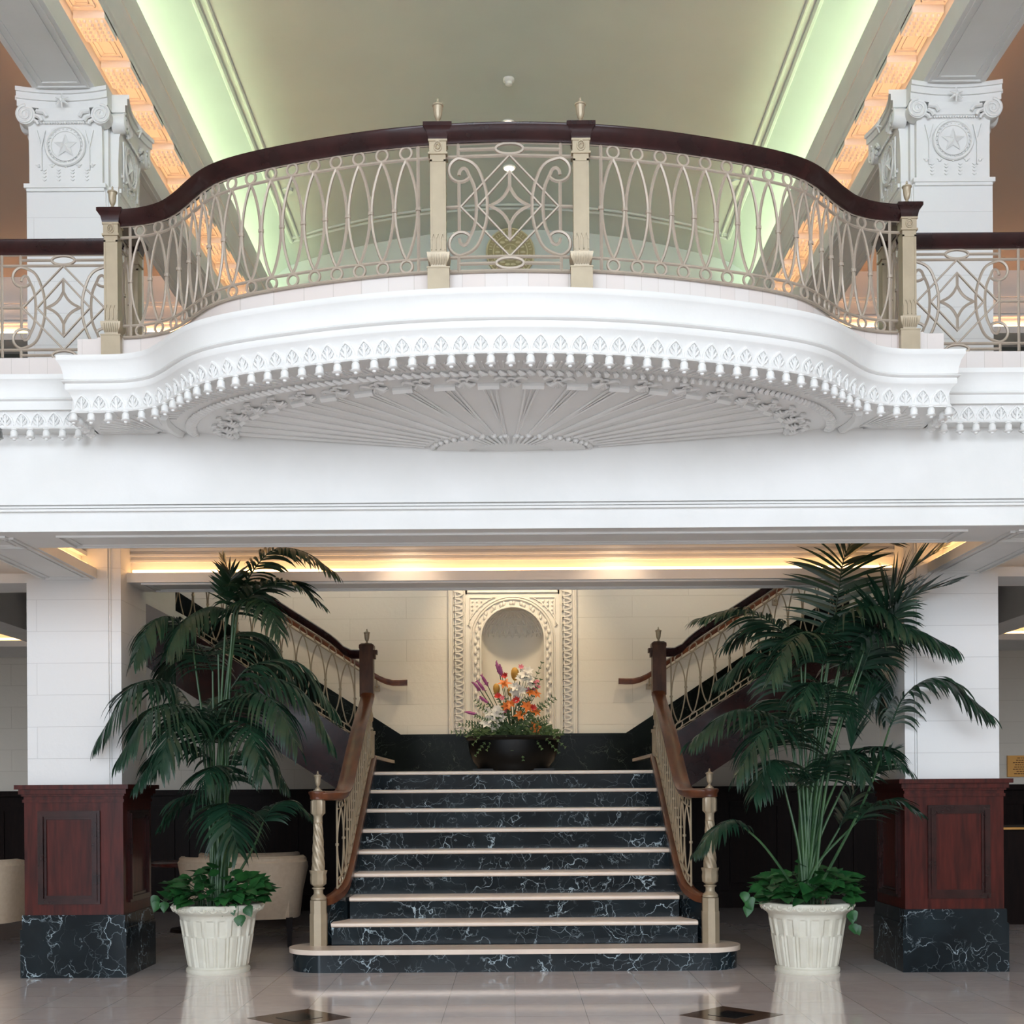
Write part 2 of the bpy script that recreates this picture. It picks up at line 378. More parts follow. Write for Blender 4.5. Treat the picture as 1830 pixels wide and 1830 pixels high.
for sx in(-1,1):
    a,c=sorted((sx*2.95,sx*3.34))
    b.box(a,c,8.03,9.18,ZB,ZB+.07); a2,c2=sorted((sx*3.06,sx*3.23)); b.box(a2,c2,8.0,9.18,ZB+.03,3.40)
    a2,c2=sorted((sx*3.02,sx*3.24)); b.box(a2,c2,8.03,9.3,2.99,3.02); b.box(a2,c2,8.03,9.3,3.05,3.07)
    lines_box(b,a+.02,c-.02,7.7,9.16,ZB)
    # side aisle beams, behind the columns
    b.box(a,c,9.84,11.7,ZB,ZB+.07); b.box(a+.1,c-.1,9.84,11.7,ZB+.03,3.40)
    a3,c3=sorted((sx*4.75,sx*8)); b.box(a3,c3,13.0,13.4,2.79,2.85); b.box(a3,c3,13.15,14.29,2.82,3.35)
    for z in(2.93,2.98,3.03): b.box(a3,c3,13.12,13.16,z,z+.02)
    # sloping soffit seen past the column
    a4,c4=sorted((sx*4.52,sx*4.87)); b.box(a4,c4,9.805,12.995,ZB,3.20)
struct('trim_3',b,'plaster','white plaster beams running to the columns','beam')
b=MB(); b.box(-8,8,8.0,9.75,3.36,3.41)
for sx in(-1,1):
    a,c=sorted((sx*3.0,sx*8)); b.box(a,c,9.75,11.7,3.36,3.41); a,c=sorted((sx*4.8,sx*8)); b.box(a,c,11.7,14.29,3.36,3.41)
struct('ceiling',b,'plaster','white plaster coffered ceiling of the lower floor','ceiling')
# cove lamps
def cove(label,pts,mm,r=.012):
    b=MB(); b.tube(pts,r,6); o=b.build('cove_light',mm); tag(o,label,'cove light'); return o
cove('warm cove light strip on the beam above the staircase',[(-2.76,9.405,2.915),(2.76,9.405,2.915)],'warmglow2')
cove('warm cove light strip inside the front beam above the stairs',[(-2.76,8.08,3.0),(2.76,8.08,3.0)],'warmglow2')
for sx,n in((-1,'left'),(1,'right')):
    cove(f'warm cove light strip beside the {n} column under the mezzanine',[(sx*3.01,8.1,2.92),(sx*3.01,9.15,2.92)],'warmglow2')
    cove(f'warm cove light strip in the aisle ceiling left of the {n} column' if sx<0 else 'warm cove light strip in the aisle ceiling right of the right column',[(sx*3.29,8.1,2.92),(sx*3.29,9.15,2.92)],'warmglow2')
    cove(f'warm cove light strip along the far wall of the {n} aisle',[(sx*4.80,13.07,2.875),(sx*7.9,13.07,2.875)],'warmglow2')

# ------------------------------------------------------------------ upper storey
# entablature (each side) profile in (X, Z rel eye)
def both(poly): pass
for sx,nm,num in((-1,'left',4),(1,'right',5)):
    b=MB()
    f=lambda u,v,w,sx=sx:(sx*u,w,E(v))
    Y0,Y1=-9.0,16.0
    b.ext([(2.92,4.985),(3.36,4.985),(3.36,5.10),(3.34,5.10),(3.34,5.02),(3.235,5.02),(3.235,5.72),(3.165,5.72),(3.165,5.02),(2.94,5.02),(2.94,5.12),(2.92,5.12)],Y0,Y1,f)
    b.ext([(2.935,5.0),(2.92,5.0),(2.90,5.10),(2.90,5.125),(2.935,5.125)],Y0,Y1,f)
    a,c=sorted((sx*2.95,sx*3.33)); lines_box(b,a,c,2,9.1,E(4.985),.016); lines_box(b,a,c,9.9,13.9,E(4.985),.016)
    en=struct(f'trim_{num}',b,'plaster',f'white plaster beam on the {nm} upper column','beam')
    b=MB()
    b.ext([(3.2,5.6),(2.90,5.6),(2.90,5.585),(2.885,5.585),(2.885,5.64),(2.87,5.65),(2.87,5.69),(2.855,5.71),(2.855,5.75),(2.835,5.79),(2.825,5.81),(2.825,6.03),(2.85,6.03),(2.85,5.85),(3.2,5.85)],Y0,Y1,f)
    b.ext([(3.165,5.50),(3.12,5.56),(3.12,5.6),(3.165,5.6)],Y0,Y1,f)
    b.box(*sorted((sx*2.885,sx*2.82)),Y0,Y1,E(5.80),E(5.815))
    y=2.3; first=None
    co_=struct(f'trim_{num+2}',b,'plaster',f'white plaster cornice along the {nm} side of the vault','cornice')
    while y<15.7:
        if y>6:
            m_=MB(); x0,x1=sorted((sx*2.885,sx*3.11)); m_.box(x0,x1,y,y+.29,E(5.545),E(5.6))
            for i in range(5):
                for j in range(6):
                    m_.lathe([(.010,E(5.525)),(.013,E(5.545))],(sx*(2.912+.042*i),y+.03+.046*j,0),6)
            m_.build('modillion','plaster',co_,origin=(sx*3,y,E(5.57)))
            m_=MB(); x0,x1=sorted((sx*2.93,sx*3.10)); 
            for k,h in((0,.012),(.035,.006)):
                X0,X1,W0,W1=x0+k,x1-k,y+.34+k,y+.58-k; z=E(5.6)
                m_.box(X0,X1,W0,W0+.01,z-h,z); m_.box(X0,X1,W1-.01,W1,z-h,z); m_.box(X0,X0+.01,W0,W1,z-h,z); m_.box(X1-.01,X1,W0,W1,z-h,z)
            m_.build('soffit_panel','plaster',co_,origin=(sx*3,y+.45,E(5.6)))
        y+=.63
    cove(f'pale green cove light strip along the {nm} edge of the vault',[(sx*2.92,2.2,E(5.95)),(sx*2.92,15.9,E(5.95))],'greenglow',.014)
    cove(f'orange cove light strip under the {nm} row of modillions',[(sx*3.04,2.2,E(5.05)),(sx*3.04,15.9,E(5.05))],'warmglow',.012)
    cove(f'orange cove light strip on the aisle side of the {nm} upper beam',[(sx*3.29,2.2,E(5.05)),(sx*3.29,14.0,E(5.05))],'warmglow',.012)
    # aisle ceiling, wall and far transverse beam
    a,c=sorted((sx*3.235,sx*9)); b=MB(); b.box(a,c,-9,16,E(5.72),E(5.80)); b.box(*sorted((sx*3.235,sx*3.6)),2,14.2,E(5.62),E(5.72))
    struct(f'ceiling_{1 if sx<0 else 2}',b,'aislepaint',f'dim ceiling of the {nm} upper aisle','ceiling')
    b=MB(); a,c=sorted((sx*3.36,sx*9)); b.box(a,c,14.15,14.6,E(4.985),E(5.06)); b.box(a,c,14.27,14.5,E(5.06),E(5.72))
    for z,o in((5.14,.02),(5.19,.035),(5.24,.02),(5.38,.012),(5.42,.02)): b.box(a,c,14.27-o,14.28,E(z),E(z)+.018)
    struct(f'trim_{num+4}',b,'plaster',f'transverse beam in the {nm} upper aisle','beam')
    cove(f'orange cove light strip on the far beam of the {nm} upper aisle',[(sx*3.5,14.2,E(5.08)),(sx*7.9,14.2,E(5.08))],'warmglow',.012)
# vault
def vprof():
    P=[]
    for k in range(9):
        a=PI/2*k/8*.78; P.append((3.15-.55*(1-cos(a))/(1-cos(PI/2*.78)), 5.88+.70*sin(a)/sin(PI/2*.78)))
    Rr=9.0; 
    for k in range(1,9): 
        x=2.6*(1-k/8); P.append((x, 6.96-(Rr-math.sqrt(Rr*Rr-x*x))))
    return P
VP=vprof(); full=[(-x,z) for x,z in VP]+[(x,z) for x,z in VP[::-1][1:]]
b=MB(); out=[(x*1.02,z+.12) for x,z in full]
b.ext(full+out[::-1],-9.0,16.0,lambda u,v,w:(u,w,E(v)))
va=struct('ceiling_3',b,'vaultpaint','pale barrel vault ceiling','ceiling')
b=MB()
for sx in(-1,1):
    for dx,r in((0,.028),(.085,.02)):
        x=2.6-dx-.0; z=6.96-(9-math.sqrt(81-x*x))
        b.tube([(sx*x,2.0,E(z)),(sx*x,15.4,E(z))],r,8)
for dx,r in((0,.028),(.09,.02)):
    xs=[-2.6+5.2*k/24 for k in range(25)]
    b.tube([(x,15.4-dx,E(6.96-(9-math.sqrt(81-x*x)))) for x in xs],r,8)
b.build('panel_moulding','vaultpaint',va)
b=MB(); b.ext(full,16.0,16.25,lambda u,v,w:(u,w,E(v))); b.box(-9,9,16,16.25,0,E(5.9))
struct('wall_end',b,'vaultpaint','pale green end wall under the vault','wall')
struct('wall_light_block',MB().box(-9,9,-9.2,-9,0,9),'stone_shade','unseen wall added behind the viewer to shut out outside light','wall')  # unseen, added to keep world light out and reflections dark
# seal on the end wall
c=at(912,452,15.97); se=thing('wall_seal','round gold embossed seal on the end wall under the vault','seal',c)
def ycyl(b,c,r,y0,y1,n=40,prof=None):
    b.grid([[(c[0]+rr*cos(2*PI*k/n),y,c[2]+rr*sin(2*PI*k/n)) for k in range(n)] for rr,y in (prof or [(r,y1),(r,y0)])],cv=True,cap=True)
b=MB(); ycyl(b,c,.30,15.95,16.0); b.build('disc','gold',se)
b=MB()
for r,t in((.292,.012),(.21,.008),(.10,.006)): b.tube([(c[0]+r*cos(2*PI*k/40),15.95,c[2]+r*sin(2*PI*k/40)) for k in range(40)],t,5,closed=True)
for k in range(44):
    a=2*PI*k/44
    if k%11: b.tube([(c[0]+.232*cos(a),15.948,c[2]+.232*sin(a)),(c[0]+.268*cos(a),15.948,c[2]+.268*sin(a))],.006,4)
for k in range(14):
    a=2*PI*k/14; b.sphere((c[0]+.155*cos(a),15.945,c[2]+.155*sin(a)),.022,6,(1.5,.4,.8))
b.ext([( (.07 if i%2==0 else .03)*sin(PI*i/5)+0,(.07 if i%2==0 else .03)*cos(PI*i/5)) for i in range(10)],15.93,15.95,lambda u,v,w:(c[0]+u,w,c[2]+v))
b.build('relief','goldlight',se)
# smoke detector, downlights, small discs
def ceilz(x): return E(6.96-(9-math.sqrt(81-x*x)))
def on_vault(px,py):
    r=at(px,py,1.0)-Vector((0,0,EYE)); d=(6.96)/r.z; return Vector((r.x*d,d,ceilz(r.x*d)))
p=on_vault(909,140); t=thing('smoke_detector','round white smoke detector in the middle of the vault','detector',p)
b=MB(); b.lathe([(.055,p.z-.005),(.055,p.z-.028),(.04,p.z-.04)],(p.x,p.y,0),20); b.build('base','whiteplastic',t)
b=MB(); b.lathe([(.034,p.z-.038),(.034,p.z-.062),(.02,p.z-.07)],(p.x,p.y,0),20); b.build('sensor','whiteplastic',t)
for px,py,lab in((908,219,'warm recessed downlight in the vault just above the balcony handrail'),(910,299,'warm recessed downlight in the vault seen through the balcony panel')):
    p=on_vault(px,py); t=thing('downlight',lab,'light',p,'downlights in the vault')
    b=MB(); b.lathe([(.072,p.z-.012),(.072,p.z+.01)],(p.x,p.y,0),20); b.build('trim_ring','whiteplastic',t)
    b=MB(); b.lathe([(.056,p.z-.02),(.056,p.z-.008)],(p.x,p.y,0),20); b.build('lamp','bulb',t)
for px,py,n in((513,343,'left'),(1317,327,'right')):
    r=at(px,py,1.0)-Vector((0,0,EYE)); d=6.6/r.z; p=Vector((r.x*d,d,E(6.62)))
    b=MB(); b.lathe([(.06,p.z-.02),(.06,p.z+.05)],(p.x,p.y,0),20); tag(b.build('ceiling_sensor','vaultpaint'),f'small round disc on the {n} edge of the vault beside the rib','sensor')

# ------------------------------------------------------------------ columns
def spiral(cx,cz,r,turns=2.2,sg=1,n=40,a0=PI/2):
    return [(cx+sg*(r*(1-.85*k/n))*cos(a0-2*PI*turns*k/n),cz+(r*(1-.85*k/n))*sin(a0-2*PI*turns*k/n)) for k in range(n+1)]
def capface(T,w):
    # T(u,o,z) u along face centered, o outward, z rel to capital base (height .655)
    b=MB(); h=w/2
    # flared body
    rows=[]
    for z,o in((0,.0),(.2,.0),(.38,.008),(.45,.03)):
        rows.append([T(-h+.02,-.08,z),T(-h+.02,o,z),T(h-.02,o,z),T(h-.02,-.08,z)])
    b.grid(rows,cap=True)
    ex=[]
    def bx(u0,u1,o0,o1,z0,z1):
        vs=[T(u,o,z) for z in(z0,z1) for o in(o0,o1) for u in(u0,u1)]
        b.add(vs,[(0,2,3,1),(4,5,7,6),(0,1,5,4),(2,6,7,3),(0,4,6,2),(1,3,7,5)])
    bx(-h-.01,h+.01,-.05,.03,-.03,0); bx(-h+.005,h-.005,-.05,.018,-.05,-.03)
    # abacus, concave with flared ends
    for z0,z1,o in((.53,.58,.02),(.58,.625,.035),(.625,.655,.05)):
        n=12; A=[];B=[]
        for i in range(n+1):
            s=-1+2*i/n; u=s*(h+.04); c=o+.05*s*s
            A.append((u,c))
        for i in range(n):
            (u0,o0),(u1,o1)=A[i],A[i+1]
            vs=[T(u0,-.05,z0),T(u1,-.05,z0),T(u1,o1,z0),T(u0,o0,z0),T(u0,-.05,z1),T(u1,-.05,z1),T(u1,o1,z1),T(u0,o0,z1)]
            b.add(vs,[(0,1,2,3),(4,7,6,5),(3,2,6,7),(0,4,5,1),(0,3,7,4),(1,5,6,2)])
    bx(-h+.10,h-.10,-.02,.035,.44,.53)
    # volutes
    for sg in(-1,1):
        cu=sg*(h-.015); 
        b.grid([[T(cu+.068*cos(2*PI*k/20),o,.475+.068*sin(2*PI*k/20)) for k in range(20)] for o in(-.03,.055)],cv=True,cap=True)
        b.tube([T(u,.058,z) for u,z in spiral(cu,.475,.066,2.0,sg)],.011,6)
        b.tube([T(cu-sg*.075,.05,.5),T(cu-sg*.13,.055,.49),T(cu-sg*.15,.05,.46)],.014,5)
        b.tube([T(cu-sg*.07,.05,.47),T(cu-sg*.10,.055,.455),T(cu-sg*.115,.05,.43)],.014,5)
        b.tube([T(cu-sg*.06,.045,.44),T(cu-sg*.08,.05,.425),T(cu-sg*.085,.045,.41)],.012,5)
        b.tube([T(sg*(h-.11),.012,.1),T(sg*(h-.11),.014,.26),T(sg*(h-.14),.02,.38)],.007,4)
        b.tube([T(sg*(h-.11),.014,.26),T(sg*(h-.08),.02,.38)],.007,4)
    # star medallion
    cz=.275
    b.tube([T(.135*cos(2*PI*k/36),.012,cz+.135*sin(2*PI*k/36)) for k in range(36)],.013,6,closed=True)
    b.tube([T(.105*cos(2*PI*k/30),.010,cz+.105*sin(2*PI*k/30)) for k in range(30)],.006,5,closed=True)
    st=[]
    for i in range(10):
        r=.088 if i%2==0 else .036; st.append(T(r*sin(PI*i/5),.008,cz+r*cos(PI*i/5)))
    o_=len(b.v); b.v+=[tuple(q) for q in st]+[tuple(T(0,.034,cz))]; b.f+=[(o_+i,o_+(i+1)%10,o_+10) for i in range(10)]
    for k in range(26):
        a=2*PI*k/26; b.sphere(T(.118*cos(a),.014,cz+.118*sin(a)),.006,5)
    # flower
    for k in range(6):
        a=PI/6+2*PI*k/6; b.tube([T(0,.09,.56),T(.05*cos(a),.075,.56+.05*sin(a))],[.010,.005],5)
    b.sphere(T(0,.09,.56),.016,6)
    # pendant leaves
    for i in range(5):
        u=-h+.09+(2*h-.18)*i/4; b.sphere(T(u,.004,.135),.014,5); b.tube([T(u-.02,.008,.145),T(u,.008,.13),T(u+.02,.008,.145)],.005,4)
    for i in range(4):
        u=-h+.13+(2*h-.26)*i/3
        for dz in(.03,.055,.08,.1): b.tube([T(u-.012,.006,dz+.01),T(u,.006,dz),T(u+.012,.006,dz+.01)],.005,4)
    for i in range(18):
        u=-h+.12+(2*h-.24)*i/17; b.sphere(T(u,.035,.425),.009,5)
    return b
for sx,nm in((-1,'left'),(1,'right')):
    X0,X1=sorted((sx*2.79,sx*3.45)); 
    t=thing('column',f'square white block column with mahogany and marble base at the {nm} of the staircase','column',(sx*3.12,9.5,0))
    b=MB()
    def bxx(a,c,y0,y1,z0,z1): b.box(min(sx*a,sx*c),max(sx*a,sx*c),y0,y1,z0,z1)
    bxx(2.87,3.45,9.18,9.84,1.36,ZB); bxx(2.79,2.86,9.21,9.84,1.36,3.41); bxx(2.858,2.872,9.195,9.84,1.36,3.4)
    bxx(2.875,3.40,9.185,9.84,ZB-.01,3.41)
    b.build('shaft','stone_white',t)
    def ring(a,c,z0,z1,o): bxx(2.79-o,3.45+o,9.18-o,9.84+o,z0,z1)
    b=MB(); ring(0,0,0,.345,.045); ring(0,0,.345,.444,.035); b.build('marble_base','blackmarble',t)
    b=MB(); ring(0,0,.444,1.24,.02)
    for z0,z1,o in((1.24,1.262,.03),(1.262,1.285,.022),(1.285,1.30,.035),(1.30,1.335,.05),(1.335,1.366,.072)): ring(0,0,z0,z1,o)
    # corner stile step
    bxx(2.765,2.86,9.145,9.2,.446,1.238)
    # panel frame
    pm=MB()
    for f_ in('front','side'):
        b_=b; b=pm
        for k,(ins,o) in enumerate(((0,.018),(.02,.027),(.04,.012))):
            t_=.02
            if f_=='front':
                a,c,z0,z1=2.93+ins,3.37-ins,.52+ins,1.18-ins; y=9.16
                bxx(a,a+t_,y-o,y,z0+t_,z1-t_); bxx(c-t_,c,y-o,y,z0+t_,z1-t_); bxx(a,c,y-o,y,z0,z0+t_); bxx(a,c,y-o,y,z1-t_,z1)
            else:
                a,c,z0,z1=9.27+ins,9.76-ins,.52+ins,1.18-ins; x=2.77
                bxx(x-o,x,a,a+t_,z0+t_,z1-t_); bxx(x-o,x,c-t_,c,z0+t_,z1-t_); bxx(x-o,x,a,c,z0,z0+t_); bxx(x-o,x,a,c,z1-t_,z1)
        b=b_
    wp=b.build('wood_panelling','mahogany',t); pm.build('panel_moulding','railwood',wp,label='panel moulding darkened to suggest a shaded groove')  # darker wood colour paints groove shade around the panel
    t=thing('upper_column',f'square white upper column with star and scroll capital on the {nm} of the balcony','column',(sx*3.12,9.5,3.65))
    b=MB(); bxx(2.87,3.43,9.18,9.84,3.6,E(4.33)); bxx(2.79,2.86,9.21,9.84,3.6,E(4.33)); bxx(2.858,2.872,9.195,9.84,3.6,E(4.33)); b.build('shaft','stone_white',t)
    z0=E(4.33)
    b=MB(); bxx(2.86,3.38,9.22,9.8,z0-.01,E(4.985)); b.build('capital_core','plaster',t)
    capface(lambda u,o,z:Vector((sx*3.15+u,9.18-o,z0+z)),.56).build('capital_face','plaster',t)
    capface(lambda u,o,z:Vector((sx*(2.805-o),9.53+u,z0+z)),.56).build('capital_face','plaster',t)
    capface(lambda u,o,z:Vector((sx*(3.42+o),9.53+u,z0+z)),.56).build('capital_face','plaster',t)

# ------------------------------------------------------------------ balcony
HALF=[(0,6.2),(.3,6.215),(.6,6.258),(.9,6.333),(1.2,6.432),(1.4,6.515),(1.54,6.595),(1.65,6.69),(1.75,6.81),(1.84,6.925),(1.95,7.035),(2.1,7.098),(2.3,7.11),(2.42,7.11)]
pts=[(-x,y,0) for x,y in HALF[::-1]]+[(x,y,0) for x,y in HALF[1:]]
BP=spline(pts,200); BN=normals(BP,1)
if BN[100].y>0: BN=[-n for n in BN]
bal=thing('balcony','white curved plaster balcony with arcaded cornice and fan soffit projecting over the stairs','balcony',(0,7.5,3.4))
CORN=[(-.005,3.402),(.0,3.408),(-.012,3.43),(-.008,3.47),(.005,3.50),(.022,3.514),(.026,3.519),(.026,3.5485),(.036,3.551),(.044,3.558),(.038,3.568),(.03,3.571),(.033,3.60),(.043,3.64),(.058,3.664),(.062,3.668),(.062,3.695),(-.20,3.70),(-.20,3.402)]
def ends(P,N,prof_o):
    # mitred straight returns at both ends back to the wall
    return P,N
CPp=[Vector((-2.42,7.56,0))]+BP+[Vector((2.42,7.56,0))]; CN=[Vector((-1,0))]+[Vector((-1,-1))]+BN[1:-1]+[Vector((1,-1))]+[Vector((1,0))]
b=MB(); b.sweep(CPp,CN,CORN)
b.build('cornice','plaster',bal,ang=50)
# floor slab and soffit bowl
b=MB(); slab=offset(BP,BN,-.15); n=len(slab)
b.grid([[Vector((p.x,p.y,3.70)) for p in slab],[Vector((p.x,7.6,3.70)) for p in slab],[Vector((p.x,7.6,3.45)) for p in slab],[Vector((p.x,p.y,3.45)) for p in slab]],cv=True,cap=True)
b.build('floor_slab','plaster',bal)
FA,FB=1.88,1.10
def zs(r): return 3.405-.125*max(0,1-r)**1.0
b=MB(); rows=[]
ins=offset(BP,BN,-.02); 
ins2=[p for p in ins]
# outer flat rim from the balcony edge to the ellipse
NN=120
def edge_at(a):
    # ray from (0,7.55) direction a to the balcony inner edge
    d=Vector((cos(a),-sin(a)))
    best=None
    for i in range(len(ins)-1):
        p,q=ins[i].to_2d()-Vector((0,7.55)),ins[i+1].to_2d()-Vector((0,7.55)); e=q-p
        den=d.x*e.y-d.y*e.x
        if abs(den)<1e-9: continue
        t_=(p.x*e.y-p.y*e.x)/den; s_=(p.x*d.y-p.y*d.x)/den
        if t_>0 and -1e-6<=s_<=1.000001: best=t_ if best is None else min(best,t_)
    return best if best else 2.4
for k in range(NN+1):
    a=PI*k/NN; row=[]
    ex,ey=cos(a),sin(a); eR=1/math.sqrt((ex/FA)**2+(ey/FB)**2); R_=max(edge_at(a),eR) if 0.12<a<PI-.12 else 2.4
    for r in(0,.12,.24,.5,.75,1.0): row.append((ex*eR*r,7.555-ey*eR*r,zs(r)))
    row.append((ex*R_,7.555-ey*R_,3.405)); rows.append(row)
b.grid(rows); b.build('soffit','plaster',bal)
b=MB(); pl=[(p.x,p.y) for p in offset(BP,BN,-.02)]; pl=pl+[(2.40,7.545),(-2.40,7.545)] if pl[0][0]<0 else pl+[(-2.40,7.545),(2.40,7.545)]
b.ext(pl,3.404,3.44,lambda u,v,w:(u,v,w)); [b.box(*sorted((sx*2.19,sx*2.402)),7.118,7.55,3.3985,3.41) for sx in(-1,1)]; b.build('soffit_plate','plaster',bal)
# ribs of the fan: each a framed bar
def FP(a,r,dz=0): return Vector((FA*r*cos(a),7.555-FB*r*sin(a),zs(r)+dz))
nr=22
for k in range(nr):
    a=PI*(k+.5)/nr; b=MB()
    for da,rr in((-.022,.008),(.022,.008),(0,.006)):
        b.tube([FP(a+da*(1 if da else 1)*(.4+.6*q/6),.27+q*(.84-.27)/6,-.004) for q in range(7)],rr,5)
    p,q=FP(a-.035,.85,-.012),FP(a+.035,.85,-.012); b.tube([p,q],.018,5)
    b.sphere(FP(a,.245,-.004),.018,6); b.build('soffit_rib','plaster',bal)
for k in range(nr+1):
    a=PI*k/nr if 0<k<nr else (.03 if k==0 else PI-.03)
    b=MB(); c=FP(a,.88,-.008); rt=(FP(a,.95)-FP(a,.85)).normalized(); tt=rt.cross(Vector((0,0,1))).normalized()
    for j in range(7):
        an=(j-3)*.42; d=-rt*cos(an)+tt*sin(an); l=.055; b.tube([c+rt*.02,c+d*l*.6+Vector((0,0,-.008)),c+d*l],[.006,.010,.005],5)
    for sg in(-1,1): b.tube([c+rt*(.035+.03*sin(q*.6))+tt*sg*(.02+.012*q) for q in range(6)],.010,5)
    b.tube([c+rt*.03+(rt*cos(q)+tt*sin(q))*.022 for q in [2*PI*z/10 for z in range(10)]],.007,5,closed=True)
    b.build('palmette','plaster',bal)
b=MB()
for k in range(34):
    a=PI*(k+.5)/34; b.tube([FP(a,.13,-.006),FP(a,.23,-.006)],[.006,.012],5)
b.build('hub_flutes','plaster',bal)
b=MB()
for k in range(120):
    a=PI*(k+.5)/120; p=FP(a,.97,-.008); q=FP(a+.02,1.0,-.006); b.tube([p,(p+q)/2+Vector((0,0,-.006)),q],[.010,.016,.010],6)
b.build('rope_moulding','plaster',bal)
b=MB()
for k in range(150):
    a=PI*(k+.5)/150; R1=1.035
    ex,ey=cos(a),sin(a); eR=1/math.sqrt((ex/FA)**2+(ey/FB)**2); e=edge_at(a) if .15<a<PI-.15 else eR
    if e>eR*1.06:
        L2=min(e-.03,eR+.14); b.tube([(ex*(eR*1.035),7.555-ey*eR*1.035,3.40),(ex*L2,7.555-ey*L2,3.40)],.006,4)
for sx in(-1,1):
    c=Vector((sx*2.02,7.53,3.40))
    for j in range(9):
        an=.08+j*.16; e=Vector((sx*cos(an),-sin(an),0)); l=min(.36/max(cos(an),.3),.36); b.tube([c+e*.03,c+e*l],.007,4)
    b.tube([Vector((sx*(1.93+.03*sin(q)),7.54-.35*q/3,3.40)) for q in range(4)],.03,6)
b.build('soffit_flutes','plaster',bal)
# arches and bells
def arc_sample(P,N,s):
    L=[0]
    for i in range(1,len(P)): L.append(L[-1]+(P[i]-P[i-1]).length)
    for i in range(len(L)-1):
        if L[i+1]>=s: 
            t_=(s-L[i])/(L[i+1]-L[i]); return P[i].lerp(P[i+1],t_),N[i].lerp(N[i+1],t_).normalized()
    return P[-1],N[-1]
def arch_proto():
    b=MB(); w=.043
    def sf(z): return -.010 if z<.04 else (-.010+.017*((z-.04)/.06)**1.5)
    pts=[(-w,sf(0),.003)]+[(w-2*w*cos(t_),sf(.016+2*w*sin(t_)),.016+2*w*sin(t_)) for t_ in [PI/3*q/8 for q in range(9)]]
    b.tube(pts,.0078,5); b.tube([(-x,y,z) for x,y,z in pts],.0078,5)
    b.tube([(-w,-.006,.010),(w,-.006,.010)],.005,5)
    for sg in(-1,1):
        b.tube([(sg*.004,-.004,.02),(sg*.018,-.002,.035),(sg*.026,.0,.05),(sg*.018,0,.052)],[.004,.008,.006,.002],5)
        b.tube([(sg*.003,-.003,.04),(sg*.012,0,.058),(sg*.016,.002,.066),(sg*.010,.002,.066)],[.003,.006,.004,.002],5)
    b.tube([(0,-.004,.010),(0,.0,.048),(0,.002,.076)],[.008,.010,.003],5)
    return b
def bell_proto():
    b=MB(); prof=[(.016,-.002),(.017,-.009),(.012,-.012),(.017,-.017),(.0195,-.028),(.0185,-.042),(.025,-.050),(.018,-.056),(.010,-.057),(.009,-.064),(.003,-.068)]
    def lobes(a,z): return .0035*cos(3*a) if -.056<z<-.046 else 0
    return b.lathe([(r*1.1,z*1.06) for r,z in prof],(0,0,0),12,lobes)
def place(proto,name,P,N,s,parent,z,o=0):
    p,nn=arc_sample(P,N,s); q=proto.copy(); COL.objects.link(q); q.parent=parent
    ang=math.atan2(-nn.x,nn.y)
    q.rotation_euler=(0,0,ang); q.location=Vector((p.x+nn.x*o,p.y+nn.y*o,z))-wloc(parent); return q
LB=length(BP); NBELL=56; sp=(LB-.02)/NBELL
ap=arch_proto().build('arch_relief','plaster',bal); bp=bell_proto().build('bell_drop','plaster',bal)
for k in range(NBELL):
    place(ap,'arch_relief',BP,BN,.01+sp*(k+.5),bal,3.402,-.002)
for k in range(NBELL+1):
    place(bp,'bell_drop',BP,BN,.01+sp*k,bal,3.407,-.012)
for sx in(-1,1):
    RP=[Vector((sx*2.42,7.11,0)),Vector((sx*2.42,7.42,0))]; RN=[Vector((sx,0)),Vector((sx,0))]
    for k in range(1,4): place(bp,'bell_drop',RP,RN,.1*k,bal,3.407,-.012)
    for k in range(3): place(ap,'arch_relief',RP,RN,.1*k+.05,bal,3.402,-.002)
bpy.data.objects.remove(ap); bpy.data.objects.remove(bp)
# curb under the railing
b=MB(); RP_=offset(BP,BN,-.115); b.sweep(RP_,BN,[(0,3.69),(0,3.842),(-.12,3.842),(-.12,3.69)]); b.build('curb','curbtile',bal)
for sx in(-1,1):
    b=MB(); x0,x1=sorted((sx*2.16,sx*2.30)); b.box(x0,x1,7.2,7.56,3.69,3.842); b.build('curb','curbtile',bal)
# side cornices of the mezzanine wall
for sx,nm in((-1,'left'),(1,'right')):
    SP=[Vector((sx*2.40,7.43,0)),Vector((sx*2.95,7.43,0)),Vector((sx*3.25,7.13,0)),Vector((sx*4.2,7.13,0))]
    SN=[Vector((0,-1)),Vector((-sx*.41,-1)),Vector((-sx*.41,-1)),Vector((0,-1))]
    t=thing('mezzanine_cornice',f'white arcaded plaster cornice with bell drops on the wall {nm} of the balcony','cornice',(sx*2.9,7.5,3.4))
    pr=[(o,z) for o,z in CORN[:-2]]+[(-.12,3.70),(-.12,3.402)]
    b=MB(); b.sweep(SP,SN,pr); b.build('cornice','plaster',t)
    b=MB(); b.box(*sorted((sx*2.3,sx*4.2)),7.53,7.66,3.69,3.842); b.build('curb','curbtile',t)
    b=MB(); b.box(*sorted((sx*2.2,sx*4.4)),7.4,7.66,3.5,3.70); b.build('ledge','plaster',t)
    ap=arch_proto().build('arch_relief','plaster',t); bp=bell_proto().build('bell_drop','plaster',t)
    W=[Vector((sx*2.45,7.43,0)),Vector((sx*2.95,7.43,0))]; WN=[Vector((0,-1))]*2
    for k in range(7):
        place(bp,'',W,WN,.04+.093*k if .04+.093*k<.5 else .5,t,3.407,-.012)
        if k<6: place(ap,'',W,WN,min(.086+.093*k,.499),t,3.402,-.002)
    bpy.data.objects.remove(ap); bpy.data.objects.remove(bp)
